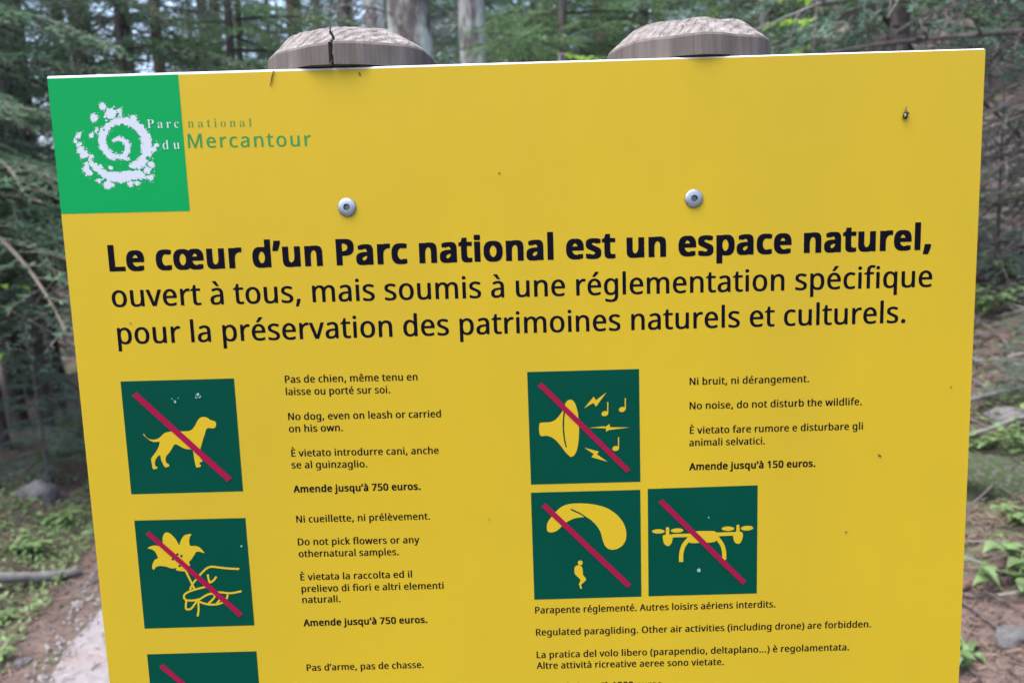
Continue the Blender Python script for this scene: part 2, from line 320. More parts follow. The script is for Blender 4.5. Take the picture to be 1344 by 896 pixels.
FONT = {'sans':{' ':(209,[]),'(':(241,[[32,220,35,285,45,348,60,409,83,468,113,522,150,573,217,573,167,493,132,407,111,315,103,221,107,159,116,98,132,38,154,-20,182,-75,216,-127,150,-127,113,-77,83,-24,60,34,45,94,35,156]]),')':(241,[[209,220,205,156,196,94,180,34,158,-24,128,-77,91,-127,25,-127,59,-75,87,-20,108,38,124,98,134,159,137,221,134,283,124,346,108,406,87,465,59,521,24,573,91,573,128,522,158,468,180,409,196,348,205,285]]),',':(215,[[154,84,136,23,111,-42,85,-103,33,-103,49,-38,63,31,73,93,148,93]]),'.':(215,[[58,43,61,69,72,85,88,94,107,97,126,94,142,85,153,69,157,43,153,18,142,2,126,-8,107,-11,88,-8,72,2,61,18]]),'0':(459,[[419,287,409,163,395,112,376,70,349,37,316,12,276,-3,229,-8,188,-4,153,8,122,27,86,70,60,129,44,201,39,287,44,373,58,446,83,504,119,547,149,566,186,578,229,581,269,578,304,566,335,547,372,504,399,446,414,373],[110,287,113,215,121,156,137,111,159,78,190,59,229,52,268,59,298,78,320,110,336,156,345,215,348,287,345,359,336,417,320,463,298,495,268,515,229,521,190,515,159,495,137,463,121,417,113,359]]),'1':(459,[[285,0,216,0,216,400,216,439,217,470,219,499,196,477,169,455,108,405,71,452,226,573,285,573]]),'2':(459,[[417,0,38,0,38,59,188,210,261,287,306,353,318,387,322,424,315,466,294,496,261,514,221,520,181,517,147,506,83,466,45,513,94,548,153,572,221,581,270,576,313,562,347,540,372,510,388,472,394,428,389,385,375,344,353,305,324,267,247,185,128,67,128,64,417,64]]),'3':(459,[[395,439,392,403,381,372,363,347,340,326,310,311,277,302,277,298,319,290,353,276,379,255,398,229,409,198,413,163,407,116,390,74,360,40,318,14,263,-3,193,-8,110,-1,36,23,36,89,114,61,194,51,241,55,278,65,305,81,324,104,335,132,339,164,335,197,320,223,297,242,265,255,226,263,179,265,123,265,123,326,180,326,223,329,259,339,286,356,307,377,319,404,323,434,316,471,295,498,262,516,219,521,164,515,117,498,75,473,39,521,73,544,115,563,163,576,218,581,273,576,317,563,352,540,376,511,390,477]]),'4':(459,[[443,130,359,130,359,0,291,0,291,130,17,130,17,190,286,576,359,576,359,193,443,193],[291,374,291,412,293,444,294,474,295,500,292,500,276,468,257,438,86,193,291,193]]),'5':(459,[[221,351,275,346,322,331,361,307,389,274,407,232,413,183,407,128,387,81,356,43,314,15,261,-2,199,-8,116,0,51,23,51,90,121,62,200,52,239,55,274,65,302,82,323,106,336,137,341,176,337,210,325,239,306,262,279,279,243,289,197,292,146,288,99,280,64,302,86,573,373,573,373,508,146,508,132,342,169,348]]),'6':(459,[[44,245,51,342,75,433,95,474,121,510,155,539,196,562,246,576,306,581,344,579,377,573,377,513,344,520,308,523,257,518,216,504,183,483,158,454,139,419,127,380,115,291,119,291,150,326,194,350,255,358,302,353,342,338,375,313,400,279,416,236,421,184,415,129,399,82,372,44,336,15,291,-2,239,-8,199,-4,163,7,130,26,101,54,77,89,59,133,48,185],[238,51,270,55,297,66,320,84,337,109,348,143,351,184,344,233,324,271,302,289,274,300,241,303,205,299,175,287,150,270,131,248,119,223,115,198,123,146,146,99,185,64,210,55]]),'7':(459,[[109,0,344,508,35,508,35,573,419,573,419,518,187,0]]),'8':(459,[[229,581,276,577,318,565,352,546,378,519,395,485,400,443,396,411,385,383,346,338,291,303,355,265,381,242,401,216,414,185,419,148,413,104,395,65,367,34,330,11,284,-3,231,-8,174,-3,126,10,89,33,61,63,45,101,39,146,43,183,56,214,75,241,99,264,158,299,107,336,71,383,61,411,58,444,63,485,80,518,107,545,141,565,182,577],[108,145,116,107,138,76,176,55,229,48,281,55,319,76,342,108,350,148,346,174,335,197,293,235,229,265,217,270,157,237,121,197,111,173],[228,524,188,518,155,502,134,476,127,441,130,414,141,391,179,357,232,330,282,357,317,392,327,414,330,441,323,476,302,502,270,518]]),'9':(459,[[417,328,410,231,387,139,366,99,340,63,306,33,265,11,214,-3,154,-8,117,-6,82,0,82,60,115,53,152,50,204,54,245,68,278,90,303,118,322,153,334,192,346,281,341,281,310,247,266,223,204,214,158,219,118,235,85,260,61,294,45,336,40,387,46,443,63,491,90,529,127,557,171,575,223,581,262,577,299,565,332,545,361,518,384,483,402,439,413,388],[223,521,192,518,165,507,142,488,124,463,113,429,110,388,117,339,137,301,158,284,186,273,220,269,256,273,286,285,311,303,330,325,342,349,346,374,338,426,315,474,277,508,252,518]]),'A':(512,[[437,0,368,177,141,177,73,0,0,0,224,575,289,575,512,0],[282,415,274,438,263,473,255,500,247,468,238,438,230,415,165,241,346,241]]),'B':(521,[[241,573,307,569,361,558,404,541,434,515,453,478,459,431,456,399,446,371,431,347,409,328,382,313,350,304,350,300,415,279,441,261,461,236,474,203,478,163,472,115,454,74,425,42,385,19,337,5,279,0,78,0,78,573],[256,329,318,335,357,352,377,382,384,423,380,451,369,474,351,490,308,506,245,511,150,511,150,329],[150,269,150,61,265,61,311,64,346,74,371,91,394,125,401,168,398,197,388,221,370,241,344,256,307,266,260,269]]),'C':(507,[[323,517,280,513,241,502,206,482,178,456,155,423,139,383,129,337,125,286,131,220,147,164,175,117,213,83,262,62,322,55,394,62,460,78,460,15,393,-2,312,-8,257,-4,208,8,166,28,130,56,101,90,78,131,56,203,49,287,53,349,67,406,89,456,120,499,159,534,206,559,261,575,324,581,409,572,482,547,453,486,394,508]]),'D':(585,[[536,292,533,231,521,177,501,131,474,91,439,58,399,33,351,15,297,4,237,0,78,0,78,573,254,573,309,569,359,558,404,540,443,516,476,484,502,446,521,401,533,350],[460,289,454,359,435,415,404,457,361,487,308,505,244,511,150,511,150,62,228,62,299,68,357,87,402,119,434,164,454,220]]),'E':(446,[[398,0,78,0,78,573,398,573,398,509,150,509,150,330,383,330,383,268,150,268,150,63,398,63]]),'F':(416,[[150,0,78,0,78,573,398,573,398,509,150,509,150,306,383,306,383,243,150,243]]),'G':(584,[[326,302,524,302,524,22,431,-1,323,-8,267,-4,217,8,173,28,136,55,105,89,81,130,57,202,49,286,53,343,65,395,84,442,111,482,145,517,186,544,233,564,286,577,346,581,437,572,516,547,489,484,421,508,342,517,278,510,225,489,181,455,150,409,131,353,124,286,130,222,146,166,175,119,216,84,270,62,340,55,404,59,452,68,452,238,326,238]]),'I':(272,[[239,0,32,0,32,42,99,57,99,515,32,531,32,573,239,573,239,531,172,515,172,57,239,42]]),'L':(420,[[78,0,78,573,150,573,150,64,400,64,400,0]]),'M':(727,[[330,0,142,502,139,502,142,461,144,407,144,347,144,0,78,0,78,573,184,573,361,103,364,103,544,573,650,573,650,0,578,0,578,352,579,408,581,460,584,501,581,501,390,0]]),'N':(609,[[532,0,447,0,141,476,138,476,141,432,143,378,144,320,144,0,78,0,78,573,161,573,467,99,470,99,468,137,466,193,464,249,464,573,532,573]]),'O':(626,[[577,287,573,224,561,166,540,116,510,73,473,38,428,13,375,-3,314,-8,251,-3,196,13,151,39,114,73,85,116,65,167,53,224,49,288,56,370,78,442,100,482,130,517,166,545,208,565,258,577,314,581,369,577,417,565,459,545,495,517,524,483,547,442,570,370],[125,287,130,220,145,163,171,117,207,83,255,62,314,55,373,62,420,83,456,117,481,163,496,220,501,287,496,354,481,411,456,457,421,491,373,511,314,518,255,511,207,490,171,457,145,411,130,354]]),'P':(485,[[229,573,297,568,352,553,393,528,421,495,439,454,444,404,433,336,417,306,395,278,364,255,324,238,275,227,216,223,150,223,150,0,78,0,78,573],[223,511,150,511,150,285,208,285,258,288,298,296,330,311,352,334,365,363,370,401,366,435,354,462,334,484,306,499,269,508]]),'R':(499,[[236,573,301,568,353,555,393,532,422,500,439,460,444,410,440,368,427,334,408,306,385,285,330,257,487,0,403,0,264,237,150,237,150,0,78,0,78,573],[232,510,150,510,150,298,236,298,278,301,312,310,338,325,355,347,366,374,370,407,366,440,355,467,336,486,310,500,275,507]]),'a':(450,[[231,437,279,433,318,422,347,403,368,375,381,338,385,293,385,0,334,0,320,61,317,61,279,22,234,-1,172,-8,136,-5,103,6,75,23,55,48,41,80,37,119,43,159,59,192,87,219,127,238,179,251,243,257,316,259,316,285,310,330,293,359,265,375,227,380,163,370,106,347,84,400,151,426],[252,208,184,200,141,182,118,155,110,119,115,87,132,66,157,53,188,49,238,56,279,79,299,103,311,134,315,172,315,210]]),'b':(493,[[139,461,138,410,135,373,139,373,161,398,189,419,226,432,272,437,322,431,365,412,401,381,428,338,444,283,449,215,444,147,427,91,400,48,365,17,322,-2,272,-8,226,-3,189,10,161,31,139,55,133,55,119,0,68,0,68,609,139,609],[260,379,219,374,188,361,165,339,150,308,142,268,139,217,139,214,145,144,165,93,187,69,219,55,261,51,297,55,325,69,348,93,363,126,373,166,376,216,373,265,363,306,348,338,325,360,296,374]]),'c':(385,[[241,-8,187,-2,139,15,99,45,69,87,50,143,44,213,51,284,71,342,102,385,142,415,191,432,245,438,309,431,358,415,337,356,292,370,244,376,204,371,172,358,148,335,131,303,120,263,117,213,120,166,131,126,148,94,172,71,202,58,240,53,302,60,351,78,351,15,304,-2]]),'d':(493,[[221,-8,171,-2,128,17,92,48,65,91,49,146,44,214,49,282,66,338,93,381,128,413,171,432,221,438,280,429,323,407,354,374,359,374,356,405,354,438,354,609,425,609,425,0,368,0,358,58,354,58,323,24,279,1],[232,51,273,55,305,67,328,88,348,135,355,200,355,213,349,284,329,336,306,360,274,375,231,379,196,374,168,359,146,334,124,281,117,213,124,144,146,93,168,69,197,55]]),'e':(452,[[234,438,286,432,329,414,364,385,390,346,406,299,411,244,411,201,117,201,122,157,134,119,154,90,181,69,215,56,254,52,327,60,392,82,392,20,327,-1,251,-8,194,-2,143,17,101,48,70,91,51,146,44,212,50,277,68,333,96,378,134,411,181,431],[233,380,202,377,175,366,154,348,130,309,119,257,338,257,335,292,326,322,312,346,292,364,266,376]]),'f':(276,[[266,375,158,375,158,0,87,0,87,375,12,375,12,408,87,432,87,457,92,507,104,547,124,577,152,597,186,609,227,613,274,609,310,599,292,544,262,552,228,556,197,550,175,532,162,502,158,458,158,430,266,430]]),'g':(493,[[221,438,261,434,297,422,329,402,355,373,359,373,369,430,425,430,425,-7,420,-63,404,-109,378,-146,341,-172,293,-187,233,-192,147,-186,78,-165,78,-100,149,-125,237,-134,271,-130,300,-119,324,-101,341,-77,352,-48,355,-13,355,4,356,32,358,57,354,57,329,28,299,8,263,-4,221,-8,170,-2,126,18,91,51,65,95,49,149,44,214,49,278,65,332,91,377,126,411,169,431],[230,379,197,374,169,359,147,336,130,303,120,262,117,213,120,165,130,124,146,92,169,68,197,54,232,50,288,58,309,69,326,85,349,131,356,197,356,214,353,267,343,309,326,340,302,362,270,374]]),'h':(496,[[139,431,138,399,135,370,140,370,174,407,221,429,273,437,321,433,360,421,391,400,413,370,426,330,431,280,431,0,361,0,361,275,355,321,338,353,308,372,265,379,222,374,189,360,166,338,150,308,142,269,139,222,139,0,68,0,68,609,139,609]]),'i':(207,[[139,430,139,0,68,0,68,430],[104,591,133,580,142,566,145,546,142,526,133,512,104,501,88,504,75,512,66,526,63,546,66,566,75,580,88,588]]),'j':(207,[[18,-192,-18,-190,-44,-183,-44,-126,-19,-132,9,-134,32,-130,51,-120,64,-100,68,-67,68,430,139,430,139,-64,136,-101,126,-133,110,-159,87,-177,56,-189],[63,546,66,566,75,580,88,588,104,591,133,580,142,566,145,546,142,526,133,512,104,501,88,504,75,512,66,526]]),'k':(428,[[138,291,137,257,135,221,138,221,152,240,172,264,189,285,326,430,409,430,235,246,421,0,336,0,187,200,138,158,138,0,68,0,68,609,138,609]]),'l':(207,[[139,0,68,0,68,609,139,609]]),'m':(750,[[540,438,584,434,621,421,649,401,669,371,681,330,685,280,685,0,615,0,615,277,610,321,594,353,567,372,528,379,490,374,460,362,438,342,418,298,411,237,411,0,342,0,342,277,332,333,320,353,303,367,281,376,253,379,215,374,185,360,164,338,150,308,141,269,139,223,139,0,68,0,68,430,125,430,136,371,140,371,173,409,217,431,266,438,312,433,349,420,378,398,398,366,402,366,427,398,461,420,499,433]]),'n':(496,[[275,438,322,434,361,421,391,401,413,371,426,330,431,280,431,0,361,0,361,275,355,321,338,353,308,372,265,379,222,374,189,361,166,338,146,289,139,223,139,0,68,0,68,430,125,430,136,371,140,371,175,409,222,431]]),'o':(485,[[442,216,438,165,428,121,411,82,388,51,359,25,324,7,285,-4,241,-8,200,-4,163,7,129,25,100,51,77,82,59,121,48,165,44,216,50,282,68,336,97,380,137,412,186,431,244,438,299,431,347,412,387,380,417,336,436,282],[117,216,120,169,130,128,147,95,172,71,203,56,243,51,282,56,314,71,339,95,356,128,366,169,369,216,365,263,355,303,338,335,314,359,282,374,242,379,202,374,171,359,147,335,130,303,120,263]]),'p':(493,[[273,438,322,432,365,413,401,383,428,339,444,284,449,216,444,148,427,93,401,49,365,17,322,-2,272,-8,213,1,170,24,139,55,134,55,137,20,139,-16,139,-192,68,-192,68,430,126,430,136,371,139,371,170,405,213,429],[260,379,221,374,190,362,167,342,152,313,142,275,139,229,139,216,142,167,150,126,165,93,188,70,220,55,261,51,297,56,326,72,348,98,364,131,373,171,376,217,369,283,348,334,325,359,296,374]]),'q':(493,[[354,-9,355,25,358,58,354,58,332,32,303,11,266,-3,219,-8,170,-2,128,17,93,48,66,91,49,146,44,214,50,282,67,338,93,381,129,413,172,432,221,438,267,433,304,419,333,397,355,371,358,371,369,430,425,430,425,-192,354,-192],[233,51,272,55,304,67,327,87,342,116,352,153,355,199,355,213,348,285,328,337,305,361,273,375,231,379,196,374,167,359,145,334,124,281,117,213,124,145,146,93,168,70,197,55]]),'r':(331,[[269,438,295,437,319,433,310,368,287,372,264,374,217,363,176,334,149,289,139,229,139,0,68,0,68,430,126,430,134,351,137,351,170,395,214,426,240,435]]),'s':(384,[[348,119,343,80,327,49,302,24,268,6,226,-4,176,-8,99,-1,42,19,42,83,104,60,178,49,224,53,256,66,274,86,280,112,271,141,239,167,174,196,103,228,76,245,57,266,45,292,41,324,46,358,61,386,85,408,137,430,202,438,275,430,339,409,315,353,258,372,197,380,159,377,131,366,114,350,108,328,119,298,154,274,219,246,289,215,314,197,333,176,344,150]]),'t':(289,[[212,50,245,53,272,59,272,5,240,-4,200,-8,167,-5,138,4,112,20,91,44,78,79,74,125,74,375,13,375,13,409,75,437,103,528,144,528,144,430,269,430,269,375,144,375,144,127,149,93,163,69,185,54]]),'u':(496,[[427,430,427,0,370,0,359,57,356,57,321,20,273,-1,220,-8,173,-4,134,8,103,29,81,59,68,99,63,148,63,430,135,430,135,153,141,108,158,76,188,57,230,51,273,55,306,69,330,91,345,121,354,160,357,206,357,430]]),'v':(407,[[163,0,0,430,75,430,167,176,180,137,193,96,201,63,204,63,214,96,227,138,241,176,332,430,407,430,244,0]]),'w':(630,[[346,243,336,276,328,308,321,335,316,357,313,357,308,335,302,307,294,275,284,242,207,1,127,1,9,431,82,431,141,201,153,154,163,109,169,73,172,73,178,97,185,128,193,160,201,188,277,431,354,431,428,188,440,149,451,109,457,74,460,74,466,108,477,153,489,201,549,431,621,431,502,1,419,1]]),'x':(424,[[170,220,22,430,102,430,213,268,322,430,402,430,253,220,410,0,330,0,213,172,94,0,14,0]]),'y':(409,[[1,430,76,430,169,185,184,144,196,105,205,68,209,68,224,121,245,186,333,430,409,430,224,-59,188,-130,165,-156,138,-176,106,-188,67,-192,34,-190,9,-186,9,-130,30,-133,56,-135,99,-126,130,-99,152,-59,174,-2]]),'z':(377,[[346,0,31,0,31,47,262,375,45,375,45,430,340,430,340,377,112,55,346,55]]),'È':(446,[[398,0,78,0,78,573,398,573,398,509,150,509,150,330,383,330,383,268,150,268,150,63,398,63],[225,757,247,717,275,674,302,638,302,629,254,629,224,656,190,688,161,722,140,749,140,757]]),'à':(450,[[231,437,279,433,318,422,347,403,368,375,381,338,385,293,385,0,334,0,320,61,317,61,279,22,234,-1,172,-8,136,-5,103,6,75,23,55,48,41,80,37,119,43,159,59,192,87,219,127,238,179,251,243,257,316,259,316,285,310,330,293,359,265,375,227,380,163,370,106,347,84,400,151,426],[252,208,184,200,141,182,118,155,110,119,115,87,132,66,157,53,188,49,238,56,279,79,299,103,311,134,315,172,315,210],[205,614,227,575,255,532,282,496,282,486,235,486,204,513,171,546,142,579,121,606,121,614]]),'è':(452,[[234,438,286,432,329,414,364,385,390,346,406,299,411,244,411,201,117,201,122,157,134,119,154,90,181,69,215,56,254,52,327,60,392,82,392,20,327,-1,251,-8,194,-2,143,17,101,48,70,91,51,146,44,212,50,277,68,333,96,378,134,411,181,431],[233,380,202,377,175,366,154,348,130,309,119,257,338,257,335,292,326,322,312,346,292,364,266,376],[209,614,231,575,259,532,285,496,285,486,238,486,208,513,174,546,145,579,124,606,124,614]]),'é':(452,[[234,438,286,432,329,414,364,385,390,346,406,299,411,244,411,201,117,201,122,157,134,119,154,90,181,69,215,56,254,52,327,60,392,82,392,20,327,-1,251,-8,194,-2,143,17,101,48,70,91,51,146,44,212,50,277,68,333,96,378,134,411,181,431],[233,380,202,377,175,366,154,348,130,309,119,257,338,257,335,292,326,322,312,346,292,364,266,376],[347,606,326,579,296,546,263,513,233,486,186,486,186,496,212,532,240,575,262,614,347,614]]),'ê':(452,[[234,438,286,432,329,414,364,385,390,346,406,299,411,244,411,201,117,201,122,157,134,119,154,90,181,69,215,56,254,52,327,60,392,82,392,20,327,-1,251,-8,194,-2,143,17,101,48,70,91,51,146,44,212,50,277,68,333,96,378,134,411,181,431],[233,380,202,377,175,366,154,348,130,309,119,257,338,257,335,292,326,322,312,346,292,364,266,376],[264,614,291,575,329,531,364,495,364,486,314,486,271,518,227,558,184,518,141,486,93,486,93,495,127,532,164,575,192,614]]),'œ':(759,[[543,437,594,431,636,413,671,384,696,346,712,299,717,244,717,201,431,201,436,155,448,117,466,88,492,68,523,56,561,52,635,60,698,82,698,20,634,-1,561,-8,509,-2,464,14,427,42,397,81,368,42,331,14,287,-2,237,-8,184,-2,138,18,98,50,69,94,50,150,43,216,49,281,67,336,96,379,135,411,183,431,240,437,288,431,330,415,366,387,395,349,433,397,482,427],[237,379,198,374,168,360,145,338,130,306,120,265,117,216,120,166,130,125,146,93,169,69,200,55,238,51,276,55,306,69,329,92,346,123,355,164,358,213,355,264,346,305,329,337,306,360,275,374],[542,379,512,376,487,365,466,348,444,310,433,257,642,257,632,322,619,346,599,364,574,376]]),'’':(140,[[131,564,112,503,88,437,62,376,10,376,21,424,32,476,42,527,50,573,125,573]])},'serif':{'P':(418,[[15,0,15,17,45,22,62,32,72,50,75,81,75,379,71,406,62,424,44,434,16,439,16,455,214,455,287,452,336,440,366,422,390,398,404,367,409,332,404,296,390,266,367,240,334,221,292,209,242,206,182,206,182,81,185,50,194,32,212,22,242,17,242,0],[182,230,201,230,244,235,272,253,287,283,292,329,288,375,275,406,252,425,216,431,189,424,182,398]]),'a':(344,[[255,-10,226,-5,208,10,200,35,168,11,133,-4,95,-9,64,-4,40,11,25,34,20,63,25,91,39,115,63,136,119,164,199,190,199,241,196,266,187,282,171,292,148,296,123,293,109,286,104,274,113,257,123,231,120,215,110,202,95,194,77,191,59,194,45,203,36,218,33,236,37,259,49,278,69,295,95,308,126,316,162,318,223,312,263,292,280,271,290,244,293,210,293,62,295,40,304,34,320,42,329,28,306,7,281,-6],[151,34,174,41,199,63,199,169,154,151,127,123,118,84,122,56,133,39]]),'r':(287,[[18,0,18,16,45,26,52,56,52,252,46,285,20,293,21,310,146,310,146,252,165,280,187,301,210,314,233,318,258,315,275,304,286,287,289,266,287,248,278,234,265,225,248,222,222,231,207,250,189,260,175,255,162,241,152,220,149,192,149,56,152,37,159,25,197,16,197,0]]),'c':(293,[[156,-10,119,-5,87,11,59,35,38,68,24,106,19,150,25,196,40,237,64,271,96,297,133,313,175,319,218,314,250,298,271,275,277,245,275,228,266,215,253,207,236,204,214,209,201,225,196,251,197,261,197,271,194,286,185,294,169,297,138,285,118,248,112,187,118,123,137,76,156,55,178,42,204,38,239,47,271,72,285,60,248,21,205,-2]]),'n':(381,[[18,0,18,16,45,26,52,56,52,253,46,284,36,291,19,294,19,310,148,310,148,267,175,296,207,313,243,318,292,306,321,271,330,212,330,56,337,26,347,19,363,16,363,0,202,0,202,16,207,16,223,21,232,34,235,56,235,217,229,258,219,268,203,271,173,262,148,235,148,56,154,26,164,19,180,16,180,0]]),'t':(228,[[124,-9,89,-4,66,10,53,36,48,71,48,279,20,279,20,300,88,369,129,424,144,424,144,310,208,310,208,279,144,279,144,82,149,51,157,43,168,40,189,49,206,75,222,66,198,24,165,-1]]),'i':(198,[[101,362,81,366,65,376,54,393,50,412,54,432,65,449,81,460,101,463,120,460,137,449,147,432,151,412,147,393,136,376,120,366],[18,0,18,16,45,26,52,56,52,252,47,285,20,293,21,310,148,310,148,56,154,26,180,16,180,0]]),'o':(336,[[169,-10,127,-5,90,11,60,37,38,70,24,110,19,154,24,199,38,239,60,272,90,297,127,313,168,318,209,313,245,298,275,273,298,240,312,200,317,154,312,108,298,69,275,36,245,11,210,-5],[169,11,193,18,209,39,217,81,220,154,217,227,208,271,192,292,169,299,144,292,128,271,120,227,117,154,120,82,128,39,144,18]]),'l':(199,[[18,0,18,16,45,26,52,56,52,398,47,429,38,436,20,439,20,455,148,455,148,56,154,26,180,16,180,0]]),'d':(370,[[140,-10,107,-5,78,10,53,35,35,66,23,104,19,147,24,196,36,237,55,272,81,297,112,313,146,318,175,314,201,301,223,280,223,401,220,419,212,430,176,439,176,455,319,455,319,75,325,41,335,32,353,28,353,11,294,6,223,-10,223,39,201,12,173,-5],[171,28,187,31,202,41,215,56,223,76,223,242,217,257,206,270,174,281,155,277,141,267,130,250,121,210,118,153,120,98,130,58,146,36]]),'u':(375,[[131,-10,91,-3,65,17,51,51,46,97,46,248,39,282,29,291,11,294,11,310,142,310,142,74,151,46,162,38,177,36,205,43,228,66,228,248,221,283,209,291,189,294,189,310,324,310,324,70,331,39,360,30,360,13,300,7,228,-10,228,40,209,19,186,3,160,-7]])}}
def area(c): return sum(c[i][0] * c[(i + 1) % len(c)][1] - c[(i + 1) % len(c)][0] * c[i][1] for i in range(len(c))) / 2
def thin(cs, off):
    sg = 1 if area(max(cs, key=lambda c: abs(area(c)))) > 0 else -1; out = []
    for c in cs:
        n = len(c); r = []
        for i in range(n):
            p, a, b = c[i], c[i - 1], c[(i + 1) % n]
            e1 = (p[0] - a[0], p[1] - a[1]); e2 = (b[0] - p[0], b[1] - p[1]); l1 = math.hypot(*e1) or 1; l2 = math.hypot(*e2) or 1
            n1 = (e1[1] / l1, -e1[0] / l1); n2 = (e2[1] / l2, -e2[0] / l2); d = max(1 + n1[0] * n2[0] + n1[1] * n2[1], .7)
            r.append((p[0] + sg * off * (n1[0] + n2[0]) / d, p[1] + sg * off * .4 * (n1[1] + n2[1]) / d))
        out.append(r)
    return out
CACHE = {}
def glyph(face, ch, off):
    k = (face, ch, off)
    if k not in CACHE:
        adv, cs = FONT[face][ch]
        cs = [[(c[i] / 1000, c[i + 1] / 1000) for i in range(0, len(c), 2)] for c in cs]
        if off < 0: cs = thin(cs, off)
        CACHE[k] = (adv / 1000 + off * 1.2, *tess(cs)) if cs else (adv / 1000 + off * .6, [], [])
    return CACHE[k]
RATIOS = []
def strikes(off):
    if off <= 0: return [(0, 0)]
    if off < .03: return [(-off, 0), (off, 0), (0, off * .6)]
    return [(0, 0)] + [(off * a, off * .55 * b) for a in (-1, 0, 1) for b in (-1, 0, 1) if a or b]
def lettering(name, lines, m, parent, layer=1, label=None):
    """lines: (text, u0, v0, u1, v1, em, bold offset, face, tracked)"""
    V, F = [], []
    for text, u0, v0, u1, v1, em, off, face, tracked in lines:
        em *= 1.247                                   # cap height of the stored outlines is .573
        gs = [glyph(face, ch, off) for ch in text]
        x = 0; xs = []
        for g in gs: xs.append(x); x += g[0]
        lo = min(p[0] + X0 for g, X0 in zip(gs, xs) for p in g[1]); hi = max(p[0] + X0 for g, X0 in zip(gs, xs) for p in g[1])
        if tracked:
            sx = em; extra = ((u1 - u0) - (hi - lo) * em) / (len(text) - 1)
        else:
            sx = (u1 - u0) / (hi - lo); extra = 0
        RATIOS.append((text[:14], round(sx / em, 3)))
        sl = (v1 - v0) / (u1 - u0)
        for i, (g, X0) in enumerate(zip(gs, xs)):
            base = len(V)
            for q, (ox, oy) in enumerate(strikes(off)):             # heavier weights: the outline struck a few times
                base = len(V)
                for p in g[1]:
                    uu = (p[0] + ox + X0 - lo) * sx + i * extra
                    V.append(SP(u0 + uu, v0 + (p[1] + oy) * em + sl * uu, layer + q * .06))
                F += [tuple(base + k for k in t) for t in g[2]]
    o = obj(name, mesh(name, V, F, m), parent)
    if label: o['label'] = label
    return o
HB, SM, SB_ = .0372, .0113, .0111
BO, RO = .036, .024
def ln(t, u0, v0, u1, v1, em=SM, off=RO, face='sans', tr=False): return (t, u0, v0, u1, v1, em, off, face, tr)
lettering('heading_lettering', [ln("Le cœur d’un Parc national est un espace naturel,", .0485, -.2064, .9468, -.2116, HB, .040)], M['ink'], sign, label='large bold black heading in French')
lettering('subheading_lettering', [ln("ouvert à tous, mais soumis à une réglementation spécifique", .0467, -.2462, .9507, -.2536, .0332, .014),
    ln("pour la préservation des patrimoines naturels et culturels.", .0490, -.2873, .9221, -.2926, .0332, .014)], M['ink'], sign, label='two large black lines under the bold heading')
B7 = "Amende jusqu’à %d euros."
BL = .032
for lines in (
    [ln("Pas de chien, même tenu en", .2291, -.3367, .3760, -.3389), ln("laisse ou porté sur soi.", .2291, -.3506, .3447, -.3523)],
    [ln("No dog, even on leash or carried", .2298, -.3790, .4003, -.3817), ln("on his own.", .2297, -.3929, .2896, -.3936)],
    [ln("È vietato introdurre cani, anche", .2305, -.4210, .3959, -.4236), ln("se al guinzaglio.", .2298, -.4346, .3147, -.4364)],
    [ln(B7 % 750, .2302, -.4626, .3733, -.4645, SB_, BL)],
    [ln("Ni cueillette, ni prélèvement.", .2309, -.4982, .3827, -.5001)],
    [ln("Do not pick flowers or any", .2309, -.5251, .3692, -.5276), ln("othernatural samples.", .2309, -.5392, .3449, -.5411)],
    [ln("È vietata la raccolta ed il", .2311, -.5671, .3588, -.5685), ln("prelievo di fiori e altri elementi", .2314, -.5813, .3946, -.5835), ln("naturali.", .2314, -.5946, .2750, -.5950)],
    [ln(B7 % 750, .2311, -.6226, .3738, -.6241, SB_, BL)],
    [ln("Pas d’arme, pas de chasse.", .2311, -.6780, .3672, -.6796)],
    [ln("Ni bruit, ni dérangement.", .6811, -.3548, .8153, -.3561)],
    [ln("No noise, do not disturb the wildlife.", .6810, -.3825, .8758, -.3844)],
    [ln("È vietato fare rumore e disturbare gli", .6812, -.4108, .8777, -.4127), ln("animali selvatici.", .6805, -.4250, .7661, -.4258)],
    [ln(B7 % 150, .6804, -.4529, .8240, -.4540, SB_, BL)],
    [ln("Parapente réglementé. Autres loisirs aériens interdits.", .5000, -.6179, .7802, -.6212)],
    [ln("Regulated paragliding. Other air activities (including drone) are forbidden.", .5002, -.6451, .8931, -.6502)],
    [ln("La pratica del volo libero (parapendio, deltaplano...) è regolamentata.", .5002, -.6729, .8679, -.6778), ln("Altre attività ricreative aeree sono vietate.", .4998, -.6863, .7198, -.6902)],
    [ln(B7 % 1500, .5002, -.7134, .6488, -.7152, SB_, BL)],
):
    bold = 'Amende' in lines[0][0]
    lettering('fine_lettering' if bold else 'rule_lettering', lines, M['ink'], sign, label='bold black line stating the fine' if bold else None)

